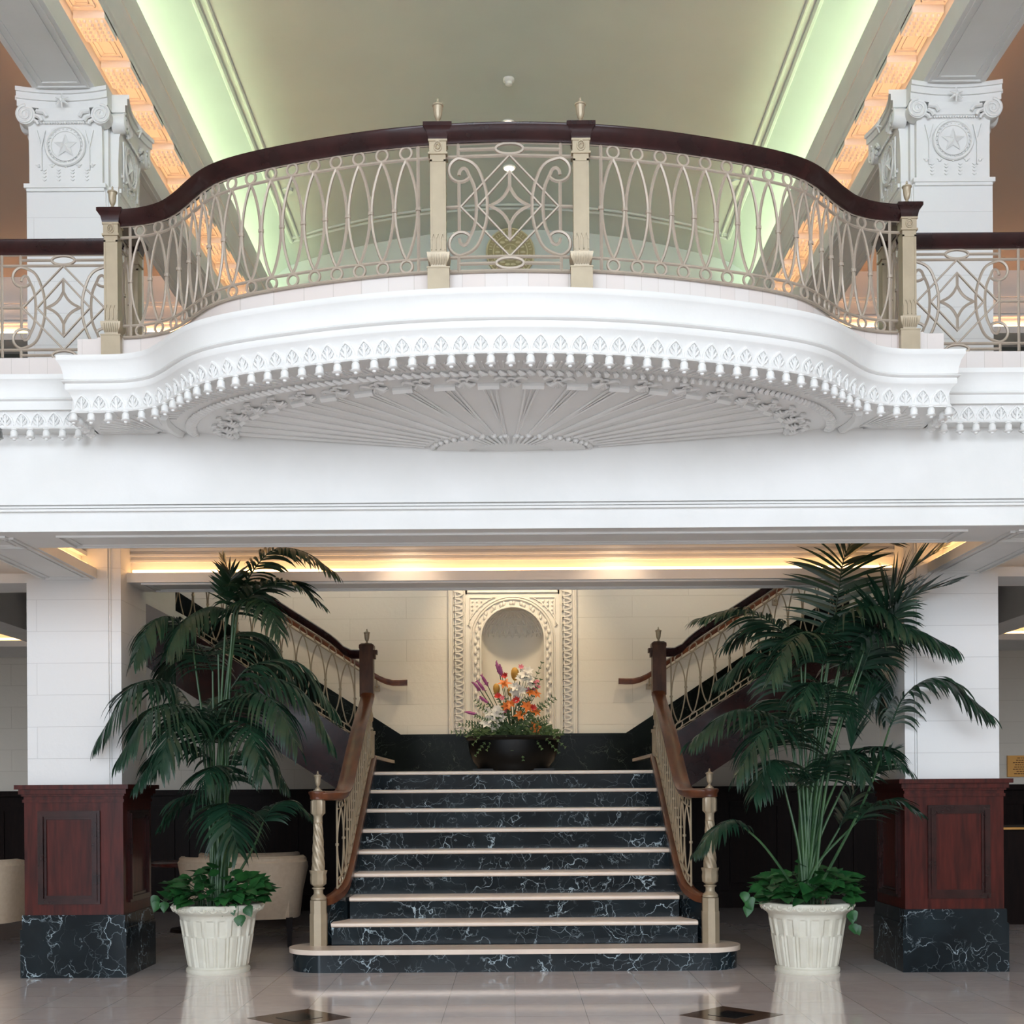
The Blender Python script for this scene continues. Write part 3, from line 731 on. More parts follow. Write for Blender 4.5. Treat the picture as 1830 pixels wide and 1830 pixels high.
# mezzanine floor edges
b=MB()
for sx in(-1,1):
    b.box(*sorted((sx*2.7,sx*9)),7.62,11.7,3.42,3.6); b.box(*sorted((sx*4.8,sx*9)),11.7,16,3.42,3.6)
b.box(-2.7,2.7,7.62,9.84,3.42,3.61)
struct('floor_1',b,'plaster','mezzanine floor slab','floor')

# ------------------------------------------------------------------ railings
RZ0,RZ1,RZ2,RZ3=3.862,3.905,4.397,4.462   # bottom rail, lower bar, upper bar, top bar
HAND=[(-.058,0),(-.05,-.008),(-.045,-.03),(-.02,-.045),(-.012,-.062),(.012,-.062),(.02,-.045),(.045,-.03),(.05,-.008),(.058,0),(.058,.012),(.02,.022),(-.02,.022),(-.058,.012)]
def railmap(P,N):
    L=[0]
    for i in range(1,len(P)): L.append(L[-1]+(Vector(P[i]).to_2d()-Vector(P[i-1]).to_2d()).length)
    def f(s,z,o=0):
        s=max(0,min(L[-1],s))
        for i in range(len(L)-1):
            if L[i+1]>=s-1e-9:
                t_=(s-L[i])/max(1e-9,L[i+1]-L[i]); p=Vector(P[i]).lerp(Vector(P[i+1]),t_); n_=N[i].lerp(N[i+1],t_)
                return Vector((p.x+n_.x*o,p.y+n_.y*o,p.z+z))
        return Vector(P[-1])+Vector((0,0,z))
    return f,L[-1]
def lens_rail(t,f,L,n,z0,z1,z2,z3,m='bronze',r=.0078,s0=.06,s1=.06,topbar=True):
    """rings above and below, interlaced pointed ovals between"""
    w=(L-s0-s1)/n
    N_=max(8,int(L/.05))
    for z,nm in((z1,'lower_bar'),(z2,'upper_bar'),(z3,'top_bar'),(z0,'bottom_bar')):
        b=MB(); b.tube([f(L*k/N_,z) for k in range(N_+1)],r,5); b.build(nm,m,t)
    for s in(s0,L-s1):
        b=MB(); b.tube([f(s,z0),f(s,z3)],r*1.1,5); b.build('end_bar',m,t)
    rr=min((z3-z2)/2-.003,w*.42)
    h=(z2-z1)
    for k in range(n):
        sc=s0+w*(k+.5)
        for zc in((z2+z3)/2,(z0+z1)/2 if (z1-z0)>.04 else z1-rr):
            b=MB(); b.tube([f(sc+rr*cos(2*PI*q/16),zc+rr*sin(2*PI*q/16)) for q in range(16)],r*.95,5,closed=True); b.build('ring',m,t)
        b=MB()
        for sg in(-1,1):
            b.tube([f(sc+sg*(w/2-.004)*sin(PI*q/14)**.8,z1+h*q/14) for q in range(15)],r,5)
        b.build('baluster',m,t,label='pointed oval baluster')
    for k in range(n+1):
        b=MB(); s=s0+w*k; zc=(z1+z2)/2; p=f(s,zc); b.lathe([(.0145,p.z-.008),(.0145,p.z+.008)],(p.x,p.y,0),8); b.build('collar',m,t)
def handrail(t,P,N,m='railwood',prof=HAND,name='handrail'):
    b=MB(); b.sweep(P,N,prof); b.build(name,m,t,ang=50)
def ornate(t,f,L,m='bronze',r=.0085):
    c=L/2; z0,z1,z2,z3=RZ0-.03,RZ1,RZ2,RZ3; zc=(z1+z2)/2
    def T(pts,nm,rr=r,closed=False):
        b=MB(); b.tube([f(c+u,z) for u,z in pts],rr,5,closed=closed); b.build(nm,m,t)
    h=(z2-z1)/2; W=L/2
    for z,nm in((z1,'lower_bar'),(z2,'upper_bar'),(z3,'top_bar'),(z0+.005,'bottom_bar')): T([(-W,z),(0,z),(W,z)],nm)
    for z in((z2+z3)/2,(z0+z1)/2+.004):
        T([(.067*cos(2*PI*k/24),z+.026*sin(2*PI*k/24)) for k in range(24)],'oval_ring',closed=True)
        for sg in(-1,1): T([(sg*.067,z),(sg*.25,z)],'short_bar')
    for sg in(-1,1):
        T([(sg*.25,z2),(sg*.25,z3)],'upright'); T([(sg*.25,z0),(sg*.25,z1)],'upright')
        T([(sg*.247,z1+.127),(sg*.247,z2-.127)],'upright'); T([(sg*.239,zc),(sg*W,zc)],'short_bar')
    T([(0,z2),(-.239,zc),(0,z1),(.239,zc)],'large_diamond',closed=True)
    T([(0,z2-.077),(-.155,zc),(0,z1+.077),(.155,zc)],'small_diamond',closed=True)
    st=[]; A=.103; Bz=.10
    for (a,b_) in(((0,Bz),(A,0)),((A,0),(0,-Bz)),((0,-Bz),(-A,0)),((-A,0),(0,Bz))):
        for q in range(8):
            s=q/8; mx_=(a[0]+b_[0])*.22; mz=(a[1]+b_[1])*.22
            st.append(((1-s)**2*a[0]+2*s*(1-s)*mx_+s*s*b_[0],zc+(1-s)**2*a[1]+2*s*(1-s)*mz+s*s*b_[1]))
    T(st,'curved_star',closed=True)
    for k in(-1,1): T([(0,zc+k*.095),(0,zc+k*(h-.08))],'star_stem')
    for sg in(-1,1):
        cu=.239; zt=z2-.066
        C=[(cu+.058*cos(th),zt+.058*sin(th)) for th in [-PI*.78+PI*1.25*q/14 for q in range(15)]]
        belly=[(.188,z2-.028),(.153,z2-.064),(.1256,z2-.132),(.112,z2-.19),(.109,zc)]
        H_=[(sg*u,z) for u,z in C+belly]; F_=H_+[(u,2*zc-z) for u,z in H_[::-1][1:]]
        T([(p.x,p.y) for p in spline([(u,z,0) for u,z in F_],80)],'scroll')
        I=[(.2466,z2-.092),(.243,z2-.072),(.226,z2-.058),(.208,z2-.068),(.198,z2-.091),(.171,z2-.155),(.162,zc)]
        H_=[(sg*u,z) for u,z in I]; F_=H_+[(u,2*zc-z) for u,z in H_[::-1][1:]]
        T([(p.x,p.y) for p in spline([(u,z,0) for u,z in F_],50)],'inner_scroll')
def urn(b,x,y,z,s=1.0):
    prof=[(.022,0),(.022,.008),(.012,.014),(.008,.024),(.012,.030),(.016,.036),(.020,.055),(.0235,.09),(.025,.098),(.030,.102),(.030,.108),(.018,.114),(.010,.118),(.005,.128),(.0065,.134),(.002,.142)]
    b.lathe([(r*s,z+h*s) for r,h in prof],(x,y,0),20,lambda a,zz:(.0012*cos(10*a) if z+.036*s<zz<z+.096*s else 0))
def newel_up(x,y,label,wood='railwood',urn_=True,zb=3.695):
    t=thing('newel_post',label,'newel post',(x,y,zb),'balcony newel posts')
    h=.041
    def sq(b,o,z0,z1): b.box(x-o,x+o,y-o,y+o,z0,z1)
    b=MB(); sq(b,.053,zb,3.845); sq(b,.056,3.838,3.845); b.build('plinth','newelpaint',t)
    b=MB()
    rows=[]
    for z,o in((3.845,.038),(3.855,.037),(3.87,.042),(3.885,.052),(3.905,.055),(3.915,.056)): rows.append([(x-o,y-o,z),(x+o,y-o,z),(x+o,y+o,z),(x-o,y+o,z)])
    b.grid(rows,cv=True,cap=True)
    for k in range(7):
        u=-.036+.012*k
        b.tube([(x+u,y-.04,3.86),(x+u,y-.055,3.885),(x+u,y-.058,3.905)],.004,4)
    b.build('corbel','newelpaint',t)
    b=MB(); sq(b,h-.003,3.915,4.40)
    for sg in(-1,1):
        b.box(x+sg*(h-.008)-.005,x+sg*(h-.008)+.005,y-h,y-h+.006,3.98,4.37)
    b.box(x-h+.003,x+h-.003,y-h,y-h+.006,4.36,4.375)
    for u in(-.022,.0,.022):
        w=.011; b.tube([(x+u-w,y-h,3.93),(x+u-w,y-h,3.985),(x+u,y-h-.002,4.01),(x+u+w,y-h,3.985),(x+u+w,y-h,3.93)],.003,4)
    b.build('shaft','newelpaint',t)
    b=MB(); sq(b,h,4.405,4.465); sq(b,h+.006,4.395,4.405); sq(b,h+.005,4.458,4.468)
    b.tube([(x+.018*cos(a),y-h-.002,4.433+.024*sin(a)) for a in [2*PI*k/16 for k in range(16)]],.004,5,closed=True)
    for k in range(8): 
        a=2*PI*k/8; b.sphere((x+.009*cos(a),y-h-.002,4.433+.012*sin(a)),.005,5)
    b.build('cap_block','newelpaint',t)
    b=MB(); rows=[]
    for z,o in((4.462,.042),(4.47,.046),(4.50,.052),(4.518,.066),(4.522,.07),(4.540,.07),(4.546,.06)): rows.append([(x-o,y-o,z),(x+o,y-o,z),(x+o,y+o,z),(x-o,y+o,z)])
    b.grid(rows,cv=True,cap=True); b.build('wooden_cap',wood,t)
    if urn_:
        b=MB(); sq(b,.03,4.546,4.556); urn(b,x,y,4.556,.92); b.build('urn_finial','newelpaint',t)
    return t
# balcony rail path
RP=offset(BP,BN,-.10); RNn=BN
Ltot=length(RP)
def subpath(x0,x1,n=90):
    P=[(p,nn) for p,nn in zip(RP,RNn) if x0-1e-6<=p.x<=x1+1e-6]
    pp=[q[0].copy() for q in P]
    def ends_(xx):
        for i in range(len(RP)-1):
            if (RP[i].x-xx)*(RP[i+1].x-xx)<=0:
                tt=(xx-RP[i].x)/(RP[i+1].x-RP[i].x); return RP[i].lerp(RP[i+1],tt)
    pp=[ends_(x0)]+pp+[ends_(x1)]
    Q=resample(pp,n); return Q,[-q if q.y>0 else q for q in normals(Q)]
PX=.348; PE=2.215
def ypath(x):
    for i in range(len(RP)-1):
        if (RP[i].x-x)*(RP[i+1].x-x)<=0: 
            tt=(x-RP[i].x)/(RP[i+1].x-RP[i].x); return RP[i].lerp(RP[i+1],tt).y
newel_up(-PX,ypath(-PX),'urn topped newel post left of the ornate middle panel of the balcony')
newel_up(PX,ypath(PX),'urn topped newel post right of the ornate middle panel of the balcony')
newel_up(-PE,ypath(-PE),'urn topped newel post at the left end of the balcony')
newel_up(PE,ypath(PE),'urn topped newel post at the right end of the balcony')
newel_up(-PE+.0,7.60,'newel post without urn behind the left end of the balcony',urn_=False)
newel_up(PE-.0,7.60,'newel post without urn behind the right end of the balcony',urn_=False)
for x0,x1,nm in((-PE+.04,-PX-.04,'left'),(PX+.04,PE-.04,'right')):
    Q,N=subpath(x0,x1); t=thing('balcony_railing',f'curved balcony railing of interlaced pointed ovals, the {nm} sweep','railing',Q[45]+Vector((0,0,3.86)),'balcony railing sections')
    f,L=railmap(Q,N); lens_rail(t,f,L,16,RZ0-.02,RZ1,RZ2,RZ3)
    handrail(t,[Vector((p.x,p.y,4.52)) for p in Q],N)
Q,N=subpath(-PX+.035,PX-.035,20); t=thing('balcony_railing','ornate middle panel of the balcony railing with diamonds and scrolls','railing',(0,Q[10].y,3.86),'balcony railing sections')
f,L=railmap(Q,N); ornate(t,f,L); handrail(t,[Vector((p.x,p.y,4.52)) for p in Q],N)
for sx,nm in((-1,'left'),(1,'right')):
    # short return to the wall
    Q=[Vector((sx*PE,7.22+.36*k/6,0)) for k in range(7)]; N=[Vector((sx,0))]*7
    t=thing('return_railing',f'short return railing behind the {nm} end post of the balcony','railing',(sx*PE,7.4,3.86),'short return railings')
    f,L=railmap(Q,N)
    lens_rail(t,f,L,2,RZ0-.02,RZ1,RZ2,RZ3,s0=.05,s1=.05); handrail(t,[Vector((p.x,p.y,4.52)) for p in Q],N)
    x0=sx*(PE+.03); Wd=.76
    cur=sx*PE+sx*.045
    Q=[Vector((cur+sx*k*.72/8,7.58,0)) for k in range(9)]; 
    if sx<0: Q=Q[::-1]
    N=[Vector((0,-1))]*9
    t=thing('mezzanine_railing',f'ornate scroll and diamond railing panel on the mezzanine edge {nm} of the balcony','railing',(cur+sx*.36,7.58,3.86),'mezzanine railing panels')
    f,L=railmap(Q,N); 
    b=MB(); b.tube([f(0 if sx<0 else L,3.86),f(0 if sx<0 else L,4.46)],.009,5); b.build('end_bar','bronze',t)
    ornate(t,lambda s,z,o=0,f=f,L=L:f(s,z,o),L,'bronze'); handrail(t,[Vector((p.x,p.y,4.52)) for p in Q],N)
    Q=[Vector((cur+sx*(.72+k*.8/8),7.58,0)) for k in range(9)]
    if sx<0: Q=Q[::-1]
    t=thing('mezzanine_railing',f'ornate railing panel cut by the {nm} edge of the picture','railing',(cur+sx*1.1,7.58,3.86),'mezzanine railing panels')
    f,L=railmap(Q,N); ornate(t,f,L,'bronze'); handrail(t,[Vector((p.x,p.y,4.52)) for p in Q],N)

# ------------------------------------------------------------------ main staircase
TR=.305; RI=.165; D1=30.4*TR
st=thing('staircase','black marble staircase with cream stone treads rising to the landing','staircase',(0,10.5,0))
def dn(i): return D1+(i-1)*TR      # nosing depth of tread i
# first step: rounded ends
def rstep(b,hw,y0,y1,z0,z1,r):
    poly=[]
    for k in range(13): a=PI/2+PI/2*k/12; poly.append((-hw+r+r*cos(a),y1-r+r*sin(a)))
    poly=[(-hw+r+r*cos(a),y0+r+r*sin(a)) for a in [PI+PI/2*k/12 for k in range(13)]]+[(hw-r+r*cos(a),y0+r+r*sin(a)) for a in [1.5*PI+PI/2*k/12 for k in range(13)]]
    poly+=[(hw,y1-r),(hw-.0,y1),(-hw,y1)]
    poly=[(-hw+r+r*cos(a),y0+r+r*sin(a)) for a in [PI+PI/2*k/12 for k in range(13)]]+[(hw-r+r*cos(a),y0+r+r*sin(a)) for a in [1.5*PI+PI/2*k/12 for k in range(13)]]+[(hw-r+r*cos(a),y0+2*r-r+r*sin(a)) for a in [PI/2*k/8 for k in range(1,9)]]+[(-hw+r+r*cos(a),y0+r+r*sin(a)) for a in [PI/2+PI/2*k/8 for k in range(8)]]
    b.ext(poly,z0,z1,lambda u,v,w:(u,v,w))
b=MB(); rstep(b,1.635,D1+.025,0,0,RI-.035,.24); b.box(-1.4,1.4,D1+.3,D1+.6,0,RI-.035); b.build('riser','blackmarble',st)
b=MB(); rstep(b,1.66,D1,0,RI-.035,RI,.265); b.box(-1.395,1.395,D1+.3,D1+.62,RI-.035,RI); b.build('tread','tread',st)
for i in range(2,10):
    d=dn(i); hw=1.36 if i==2 else 1.262
    b=MB(); b.box(-hw,hw,d+.025,d+TR+.06,(i-1)*RI-.04,i*RI-.032); b.build('riser','blackmarble',st)
    b=MB(); n_=6; z1=i*RI; z0=z1-.032
    yb=d+TR+.03 if i<9 else BY-.05
    prof=[(d+.012-.012*sin(PI*q/6)+.0,z0+.032*(.5-.5*cos(PI*q/6))) for q in range(7)]
    b.ext(prof+[(yb,z1),(yb,z0)],-hw,hw,lambda u,v,w:(w,u,v)); b.build('tread','tread',st)
b=MB(); b.box(-1.36,1.36,D1+.6,BY-.06,0,.29);
for i in range(3,10): b.box(-1.25,1.25,dn(i)+.05,BY-.07,(i-1)*RI-.2,(i-1)*RI-.03)
b.build('core','blackmarble',st)
# stringers (wood curb following the flight) and marble side walls
S_=RI/TR
def nose(y): return RI*(1+(y-D1)/TR)   # nosing line height
for sx in(-1,1):
    b=MB()
    pts=[]
    path=spline([(1.43,D1+.40,.505),(1.38,D1+.47,.52),(1.325,D1+.58,.57),(1.305,D1+.75,.655),(1.30,D1+1.0,nose(D1+1.0)+.08),(1.30,D1+1.6,nose(D1+1.6)+.08),(1.30,D1+2.2,nose(D1+2.2)+.08),(1.30,11.86,nose(11.86)+.06)],40)
    P=[Vector((sx*p.x,p.y,p.z)) for p in path]; N=normals(P)
    b.sweep(P,N,[(-.045,-.05),(.045,-.05),(.045,.0),(.03,.012),(-.03,.012),(-.045,0)]); b.build('stringer_cap','railwood2',st)
    b=MB(); rows=[[ (p.x+n_.x*o,p.y+n_.y*o,z) for o,z in((-.04,0.0),(.04,0.0),(.04,p.z-.045),(-.04,p.z-.045))] for p,n_ in zip(P,N)]
    b.grid(rows,cv=True,cap=True); b.build('side_wall','blackmarble',st)
STR=path
# side flights
for sx,nm in((-1,'left'),(1,'right')):
    t=thing('side_stair',f'{nm} side flight with dark wood stringer climbing from the landing','stairs',(sx*2.5,13,2))
    ts=RI/SL
    b=MB()
    for j in range(1,13):
        x0=1.33+(j-1)*ts; z=9*RI+j*RI
        b.box(*sorted((sx*(x0-.0),sx*(x0+ts+.02))),11.93,BY-.06,z-RI-.05,z-.032)
    b.build('risers','greenmarble',t)
    for j in range(1,13):
        x0=1.33+(j-1)*ts; z=9*RI+j*RI
        b=MB(); b.box(*sorted((sx*(x0-.02),sx*(x0+ts+.02))),11.9,BY-.055,z-.032,z); b.build('tread','tread',t)
    f=lambda u,v,w,sx=sx:(sx*u,w,v)
    def nl(x): return 9*RI+RI+SL*(x-1.33)
    b=MB(); b.ext([(1.42,nl(1.42)-.50),(4.7,nl(4.7)-.50),(4.7,nl(4.7)+.05),(1.42,nl(1.42)+.05)],11.80,11.90,f)
    b.ext([(1.42,nl(1.42)+.04),(4.7,nl(4.7)+.04),(4.7,nl(4.7)+.075),(1.42,nl(1.42)+.075)],11.78,11.92,f)
    b.ext([(1.42,nl(1.42)-.50),(4.7,nl(4.7)-.50),(4.7,nl(4.7)-.46),(1.42,nl(1.42)-.46)],11.785,11.80,f)
    b.build('stringer','railwood',t)
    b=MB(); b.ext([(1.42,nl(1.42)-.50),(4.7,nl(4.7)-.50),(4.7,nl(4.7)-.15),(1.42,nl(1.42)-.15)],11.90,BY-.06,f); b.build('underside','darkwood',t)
    # railing of the side flight
    Q=[Vector((sx*(1.40+k*3.2/60),11.85,nl(1.40+k*3.2/60))) for k in range(61)]; 
    N=[Vector((0,-1))]*61
    t2=thing('side_stair_railing',f'railing of pointed ovals along the {nm} side flight','railing',(sx*2.8,11.85,2.9),'side flight railings')
    fm,L=railmap(Q,N)
    # flatten the start for the easing of the rail
    lens_rail(t2,fm,L,23,.095,.145,.715,.79,m='newelpaint',r=.0065,s0=.05)
    HP=spline([(sx*1.40,11.85,2.585),(sx*1.52,11.85,2.60),(sx*1.68,11.85,nl(1.68)+.86),(sx*2.2,11.85,nl(2.2)+.86),(sx*3.4,11.85,nl(3.4)+.86),(sx*4.6,11.85,nl(4.6)+.86)],50)
    handrail(t2,HP,[Vector((0,-1))]*50,'railwood')
    # wall handrail
    t3=thing('wall_handrail',f'mahogany handrail with bracket on the back wall left of the niche' if sx<0 else 'mahogany handrail with bracket on the back wall right of the niche','handrail',(sx*1.5,BY-.1,2.5),'wall handrails')
    HP=spline([(sx*1.16,BY-.10,2.50),(sx*1.34,BY-.10,2.50),(sx*1.50,BY-.10,2.565),(sx*1.72,BY-.10,2.72),(sx*2.4,BY-.10,2.72+SL*.68),(sx*4.4,BY-.10,2.72+SL*2.68)],50)
    b=MB(); b.sweep(HP,[Vector((0,-1))]*50,[(-.03,-.03),(.03,-.03),(.036,.0),(.036,.022),(.02,.034),(-.02,.034),(-.036,.022),(-.036,0)]); b.build('rail','railwood2',t3)
    for x in(1.50,2.9,3.9):
        z=2.565 if x<2 else 2.72+SL*(x-1.72)
        b=MB(); b.box(sx*x-.03,sx*x+.03,BY-.04,BY-.005,z-.15,z-.09); b.tube([(sx*x,BY-.03,z-.11),(sx*x,BY-.10,z-.09),(sx*x,BY-.10,z-.03)],.01,6); b.build('bracket','newelpaint',t3)
# main flight railings
def octo(b,x,y,r,z0,z1): b.grid([[(x+r*cos(PI/8+PI*k/4),y+r*sin(PI/8+PI*k/4),z) for k in range(8)] for z in(z0,z1)],cv=True,cap=True)
for sx,nm in((-1,'left'),(1,'right')):
    NX,NY=sx*1.455,D1+.33
    t=thing('stair_newel',f'turned cream newel with spiral fluting and urn at the foot of the {nm} stair railing','newel post',(NX,NY,RI),'stair foot newel posts')
    b=MB(); octo(b,NX,NY,.068,RI,.40); octo(b,NX,NY,.063,.40,.50); b.build('octagonal_base','newelpaint',t)
    b=MB(); b.lathe([(.050,.50),(.058,.505),(.058,.52),(.05,.53),(.036,.545),(.034,.565),(.036,.58),(.047,.585),(.047,.592),(.03,.598),(.04,.605),(.055,.62),(.058,.66),(.055,.69),(.064,.72),(.062,.722),(.048,.715)],(NX,NY,0),24,lambda a,z:(.003*cos(8*a) if .605<z<.73 else 0)); b.build('cup','newelpaint',t)
    b=MB(); n=60; b.lathe([(.049-.017*(k/n),.70+.37*k/n) for k in range(n+1)],(NX,NY,0),36,lambda a,z:.0028*cos(7*(a+ (z-.7)*11))); b.lathe([(.032,1.07),(.035,1.075),(.033,1.08),(.033,1.12),(.04,1.135)],(NX,NY,0),24); b.build('twisted_shaft','newelpaint',t)
    b=MB(); b.lathe([(.038,1.13),(.050,1.145),(.05,1.235),(.046,1.245)],(NX,NY,0),32,lambda a,z:(.004*(1 if cos(8*a)>0 else -1) if 1.14<z<1.24 else 0)); b.build('capital','newelpaint',t)
    b=MB(); b.lathe([(.05,1.245),(.058,1.25),(.06,1.275),(.07,1.29),(.07,1.305),(.05,1.312)],(NX,NY,0),28); b.build('wooden_cap','railwood2',t)
    b=MB(); b.lathe([(.032,1.31),(.032,1.32)],(NX,NY,0),16); urn(b,NX,NY,1.32,.98); b.build('urn_finial','newelpaint',t)
    # rail
    hp=spline([(1.455,NY,1.285),(1.36,NY+.03,1.285),(1.315,NY+.15,1.288),(1.305,NY+.32,1.315),(1.305,NY+.55,1.41),(1.31,NY+1.3,1.41+.75*S_*.98),(1.32,11.62,2.10),(1.325,11.76,2.18)],70)
    P=[Vector((sx*p.x,p.y,p.z)) for p in hp]; N=normals(P)
    t2=thing('stair_railing',f'{nm} railing of the main flight with mahogany handrail','railing',(sx*1.31,10.7,1.0),'main flight railings')
    prof=[(-.062,0),(-.05,-.012),(-.045,-.03),(-.02,-.045),(.02,-.045),(.045,-.03),(.05,-.012),(.062,0),(.062,.012),(.035,.026),(-.035,.026),(-.062,.012)]
    b=MB(); b.sweep(P,N,prof); b.build('handrail','railwood2',t2,ang=50)
    # balusters between curb and handrail along the flight
    A=[Vector((sx*p.x,p.y,p.z)) for p in resample([Vector(q) for q in STR],60)]
    k0=4; A=A[k0:]
    def zr(y):
        for i in range(len(hp)-1):
            if hp[i].y<=y<=hp[i+1].y: return hp[i].lerp(hp[i+1],(y-hp[i].y)/max(1e-6,hp[i+1].y-hp[i].y)).z
        return hp[-1].z if y>hp[-1].y else hp[0].z
    L_=[0]
    for i in range(1,len(A)): L_.append(L_[-1]+(A[i]-A[i-1]).length)
    def fm(s,q,A=A,L_=L_):
        # q in 0..1 between curb and rail
        s=max(0,min(L_[-1],s))
        for i in range(len(L_)-1):
            if L_[i+1]>=s-1e-9:
                p=A[i].lerp(A[i+1],(s-L_[i])/max(1e-9,L_[i+1]-L_[i])); lo=p.z+.02; hi=zr(p.y)-.055; return Vector((p.x,p.y,lo+(hi-lo)*q))
    Ln=L_[-1]; nU=15; w=Ln/nU; r=.0065
    for q,nm2 in((.005,'bottom_bar'),(.10,'lower_bar'),(.90,'upper_bar'),(.99,'top_bar')):
        b=MB(); b.tube([fm(Ln*k/40,q) for k in range(41)],r,5); b.build(nm2,'newelpaint',t2)
    for s in(0,Ln):
        b=MB(); b.tube([fm(s,0),fm(s,1)],r*1.2,5); b.build('end_bar','newelpaint',t2)
    for k in range(nU):
        sc=w*(k+.5)
        for qc in(.052,.945):
            b=MB(); b.tube([fm(sc+.032*cos(2*PI*j/14),qc+.045*sin(2*PI*j/14)) for j in range(14)],r,5,closed=True); b.build('ring','newelpaint',t2)
        b=MB()
        for sg in(-1,1): b.tube([fm(sc+sg*(w/2-.003)*sin(PI*j/14)**.8,.10+.80*j/14) for j in range(15)],r,5)
        b.build('baluster','newelpaint',t2,label='pointed oval baluster')
    for k in range(nU+1):
        b=MB(); p=fm(w*k,.5); b.lathe([(.0135,p.z-.009),(.0135,p.z+.009)],(p.x,p.y,0),8); b.build('collar','newelpaint',t2)
    # newel at the landing
    NX2,NY2=sx*1.335,11.84
    t=thing('landing_newel',f'cream newel with tall mahogany cap and urn at the top of the {nm} stair railing','newel post',(NX2,NY2,1.4),'landing newel posts')
    b=MB(); octo(b,NX2,NY2,.068,1.25,1.86); octo(b,NX2,NY2,.075,1.83,1.86); b.build('octagonal_base','newelpaint',t)
    b=MB(); b.lathe([(.05,1.86),(.055,1.88),(.034,1.90),(.034,1.94),(.05,1.95),(.052,2.0),(.045,2.03),(.04,2.04),(.035,2.22)],(NX2,NY2,0),20,lambda a,z:(.002*cos(8*a) if z>1.94 else 0)); b.build('shaft','newelpaint',t)
    b=MB(); b.box(NX2-.062,NX2+.062,NY2-.075,NY2+.05,2.17,2.62)
    rows=[]
    for z,o in((2.60,.062),(2.62,.068),(2.645,.066),(2.66,.045)): rows.append([(NX2-o,NY2-o,z),(NX2+o,NY2-o,z),(NX2+o,NY2+o,z),(NX2-o,NY2+o,z)])
    b.grid(rows,cv=True,cap=True); b.box(*sorted((NX2-sx*.06,NX2-sx*.095)),NY2-.04,NY2+.04,2.56,2.60); b.box(*sorted((NX2-sx*.06,NX2-sx*.08)),NY2-.035,NY2+.035,2.52,2.56)
    b.build('wooden_cap','capwood',t)
    b=MB(); urn(b,NX2,NY2,2.655,1.0); b.build('urn_finial','newelpaint',t)

# ------------------------------------------------------------------ planters
def planter(x,y,label):
    t=thing('planter',label,'planter',(x,y,0),'fluted stone planters')
    R0,R1,H0=.225,.292,.505
    n=120
    def rad(z): return .212+(.277-.212)*(z-.04)/(.43-.04)
    def flute(a,z):
        k=18; ph=(a*k/(2*PI))%1.0; d=abs(ph-.5)*2   # 1 on the fillet, 0 mid flute
        if .05<z<.27:
            return -.006 if .55<d<.82 else (.004 if d<=.55 else .004)
        if .27<=z<.39: return -.008 if d<.66 else .004
        return 0
    prof=[(.20,0),(.225,0),(.230,.012),(.228,.03),(.215,.04),(.213,.048)]+[(rad(z),z) for z in [.055,.10,.15,.20,.25,.265,.275,.30,.34,.38,.392]]+[(rad(.41),.41),(.285,.425),(.292,.432)]
    b=MB(); b.lathe(prof,(x,y,0),n,flute); b.build('body','planterstone',t,ang=30)
    b=MB()
    pr=[(.285,.425),(.300,.435),(.322,.455),(.330,.485),(.326,.497),(.318,.50),(.285,.50),(.285,.45)]
    b.grid([[(x+r*cos(2*PI*k/64),y+r*sin(2*PI*k/64),z) for k in range(64)] for r,z in pr],cv=True)
    for k in range(26):
        a=2*PI*k/26; c=Vector((x+.326*cos(a),y+.326*sin(a),.475)); tt=Vector((-sin(a),cos(a),0))
        b.tube([c+tt*(.027*cos(th))+Vector((cos(a),sin(a),0))*(.006*sin(th))+Vector((0,0,.022*sin(th)-.002)) for th in [PI+PI*q/8 for q in range(9)]],.0055,5)
        b.sphere(c+Vector((0,0,.002)),.012,5); a2=a+PI/26; b.sphere((x+.322*cos(a2),y+.322*sin(a2),.466),.009,5)
    b.build('rim','planterstone',t)
    b=MB(); b.lathe([(.284,.44),(.284,.465),(.2,.475)],(x,y,0),32); b.build('soil','soil',t)
    return t
PLs=[(-2.165,9.44),(2.09,9.24)]
planter(*PLs[0],'fluted cream stone planter at the left of the stairs, in front of the cream chair')
planter(*PLs[1],'fluted cream stone planter at the right of the stairs')
def leafshape(L,W,fold=.25):
    pts=[(0,0),(.12,-.38),(.35,-.5),(.6,-.36),(.85,-.14),(1,0),(.85,.14),(.6,.36),(.35,.5),(.12,.38)]
    return [(u*L,v*W) for u,v in pts]
def add_leaf(b,p,d,up,L,W,fold=.2,curl=.15):
    d=d.normalized(); s=d.cross(up)
    if s.length<1e-3: s=Vector((1,0,0))
    s.normalize(); n=s.cross(d)
    pts=leafshape(L,W); vs=[]
    for u,v in pts: vs.append(p+d*u+s*v+n*(abs(v)*fold-curl*u*u/L))
    mid=[p+d*(L*q)-n*(curl*L*q*q) for q in(.12,.35,.6,.85)]
    o=len(b.v); b.v+=[tuple(q) for q in vs]+[tuple(q) for q in mid]
    M=[10,11,12,13]
    F=[(0,1,10),(1,2,11,10),(2,3,12,11),(3,4,13,12),(4,5,13),(5,6,13),(6,7,12,13),(7,8,11,12),(8,9,10,11),(9,0,10)]
    b.f+=[tuple(o+i for i in f_) for f_ in F]
